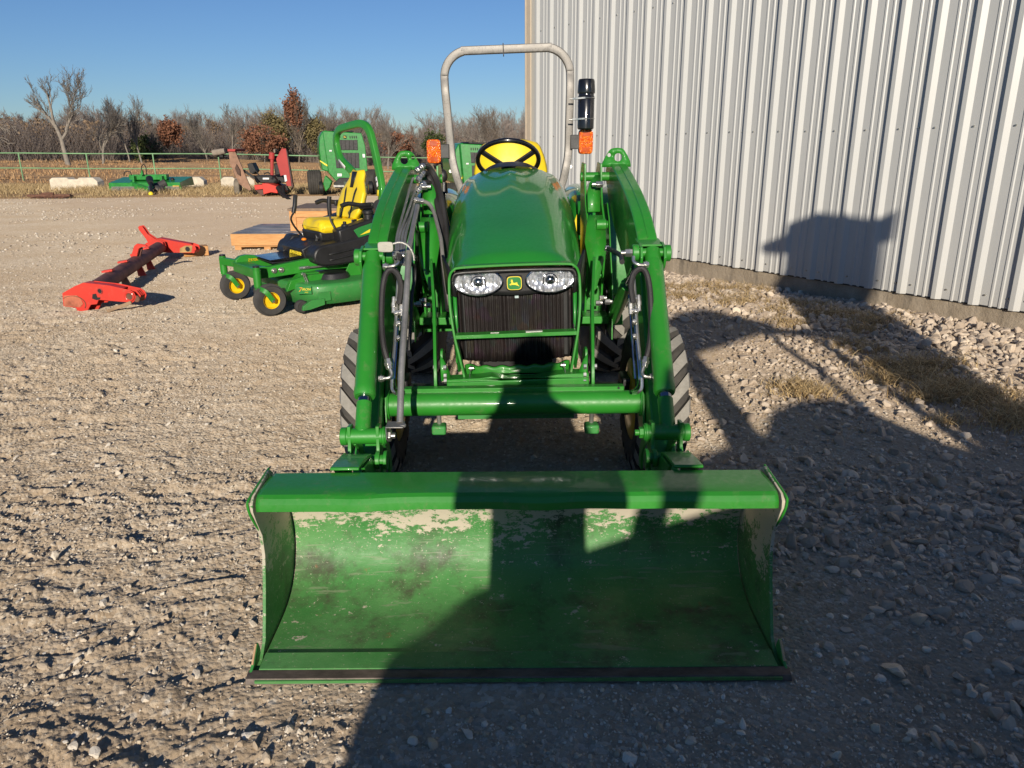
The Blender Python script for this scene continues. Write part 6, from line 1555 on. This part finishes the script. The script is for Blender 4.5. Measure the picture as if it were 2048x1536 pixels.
# ============================================================ PHOTOGRAPHER, whose shadow falls on the tractor
def skin(name, verts, edges, radii, mat, root=0, sub=2, par=None):
    me = bpy.data.meshes.new(name); me.from_pydata(verts, edges, []); o = bpy.data.objects.new(name, me); COL.objects.link(o)
    m = o.modifiers.new('skin', 'SKIN'); m.use_smooth_shade = True
    if not me.skin_vertices: 
        bpy.context.view_layer.objects.active = o
    sv = me.skin_vertices[0].data if me.skin_vertices else None
    if sv:
        for i, r in enumerate(radii): sv[i].radius = (r if isinstance(r, tuple) else (r, r)); 
        sv[root].use_root = True
    o.modifiers.new('sub', 'SUBSURF').levels = sub; o.modifiers['sub'].render_levels = sub
    me.materials.append(mat)
    if par: o.parent = par
    return o
px_, py_ = .055, -.40
V_ = [(px_, py_, .96), (px_, py_, 1.12), (px_, py_-.01, 1.32), (px_, py_, 1.46), (px_, py_+.01, 1.54), (px_, py_+.03, 1.62), (px_, py_+.02, 1.70), (px_, py_+.0, 1.755)]
E_ = [(0, 1), (1, 2), (2, 3), (3, 4), (4, 5), (5, 6), (6, 7)]
Rr = [(.17, .12), (.17, .11), (.20, .115), (.11, .08), (.055, .055), (.078, .09), (.088, .10), (.06, .07)]
def addv(p, r, to):
    V_.append(p); Rr.append(r); E_.append((to, len(V_)-1)); return len(V_)-1
for sg in (-1, 1):
    a = addv((px_+sg*.17, py_, 1.41), .078, 3); a = addv((px_+sg*.205, py_+.03, 1.16), .068, a); a = addv((px_*.3+sg*.105, py_+.26, 1.36), .033, a); a = addv((px_*.2+sg*.075, py_+.33, 1.44), .030, a)
    for k in range(4): 
        q = addv((sg*(.065-.004*k), py_+.355-.002*k, 1.475-.018*k), .009, a); addv((sg*(.030+.004*k), py_+.348, 1.480-.018*k), .008, q)
    addv((sg*.055, py_+.335, 1.415), .010, a)
    a = addv((px_+sg*.10, py_, .88), .088, 0); a = addv((px_+sg*.12, py_+.01, .50), .062, a); a = addv((px_+sg*.13, py_-.03, .09), .045, a); addv((px_+sg*.14, py_+.12, .04), .038, a)
try:
    pe = skin('person', V_, E_, Rr, simple('dark_jacket', (.03, .035, .05), .85), 0)
    tag(pe, 'person in a dark jacket standing behind the viewpoint, holding a phone up with both hands', 'person')
except Exception as e_:
    print('PERSON FAILED', e_); raise
hr = MB().sphere((px_, py_-.0, 1.70), .105, 12, (.95, 1.08, .95)).build('hair', simple('dark_hair', (.02, .015, .01), .8), pe, off=Vector((0, 0, 0)))
ph = MB().box((.0, -.062, 1.455), (.16, .009, .078)).build('mobile_phone', BLKG, None, bev=.003); tag(ph, 'black mobile phone held sideways in two hands behind the viewpoint', 'phone')

# ============================================================ CAB TRACTOR parked behind the viewpoint (only its shadow is in the picture)
ORG = Vector((1.3, -2, 0))
pt = empty('cab_tractor', ORG, 'tall green cab tractor parked behind the viewpoint, its shadow lying over the bucket and wall', 'tractor')
MB().prism([(-.48, .55), (-.48, 1.06), (-.42, 1.18), (-.31, 1.22), (-.19, 1.29), (.0, 1.35), (.24, 1.435), (.73, 1.605), (1.3, 1.73), (1.45, 1.84), (1.67, 1.90), (1.9, 1.91), (2.01, 1.84), (2.18, 1.69), (2.36, 1.62), (2.95, 1.75), (2.95, .55)], 1, -2.3, -1.8).build('hood', GREEN, pt, bev=.02)
MB().b2((-.42, -2.2, .35), (2.95, -1.85, .62)).build('chassis', BLK, pt, bev=.01)
for x, r_, n_ in ((.15, .50, 'front_wheel'), (2.45, .80, 'rear_wheel')):
    for y in (-2.55, -1.70): MB().lathe([(r_*.5, -.16), (r_*.9, -.18), (r_, -.13), (r_, .13), (r_*.9, .18), (r_*.5, .16), (0, .05)], (x, y, r_), (0, 1, 0), 48).build(n_, RUB, pt)
MB().prism([(2.36, 1.66), (2.41, 2.04), (2.45, 2.31), (2.38, 2.5), (2.54, 2.85), (2.68, 3.20), (2.68, 3.45), (3.26, 3.45), (3.27, 3.03), (3.20, 2.70), (3.10, 2.35), (2.98, 2.1), (2.88, 1.9), (2.9, 1.66)], 1, -2.2, -1.85).build('cab', BLK, pt, bev=.02)
MB().prism([(2.50, 3.51), (2.66, 3.56), (2.67, 3.67), (2.88, 3.72), (3.09, 3.61), (3.22, 3.54), (3.32, 3.60), (3.31, 3.40), (2.66, 3.44)], 1, -2.15, -1.85).build('cab_roof', GREEN, pt, bev=.01)
MB().prism([(1.27, 2.30), (1.27, 2.62), (1.46, 2.71), (1.72, 2.75), (1.94, 2.65), (2.15, 2.55), (1.89, 2.47), (1.58, 2.38)], 1, -2.1, -1.9).build('loader_knee', GREEN, pt, bev=.01)
MB().bar((1.16, -2, 1.70), (1.22, -2, 2.34), .20, .14, up=(0, 1, 0)).bar((1.2, -2, 2.34), (1.35, -2, 2.5), .14, .16, up=(0, 1, 0)).build('loader_post', GREEN, pt)
MB().bar((1.97, -2, 1.8), (2.04, -2, 2.15), .07, .07, up=(0, 1, 0)).bar((2.04, -2, 2.15), (2.0, -2, 2.55), .06, .06, up=(0, 1, 0)).build('grab_rail', BLK, pt)
MB().bar((2.31, -2, 1.6), (2.33, -2, 2.52), .08, .08, up=(0, 1, 0)).bar((2.0, -2, 2.5), (2.45, -2, 2.46), .07, .07, up=(0, 1, 0)).build('mirror_arm', BLK, pt)
MB().bar((.41, -2, 1.5), (.45, -2, 1.75), .11, .10, up=(0, 1, 0)).bar((.45, -2, 1.75), (.57, -2, 2.12), .11, .10, up=(0, 1, 0)).build('exhaust_stack', BLK, pt)
ORG = Vector((0, 0, 0))
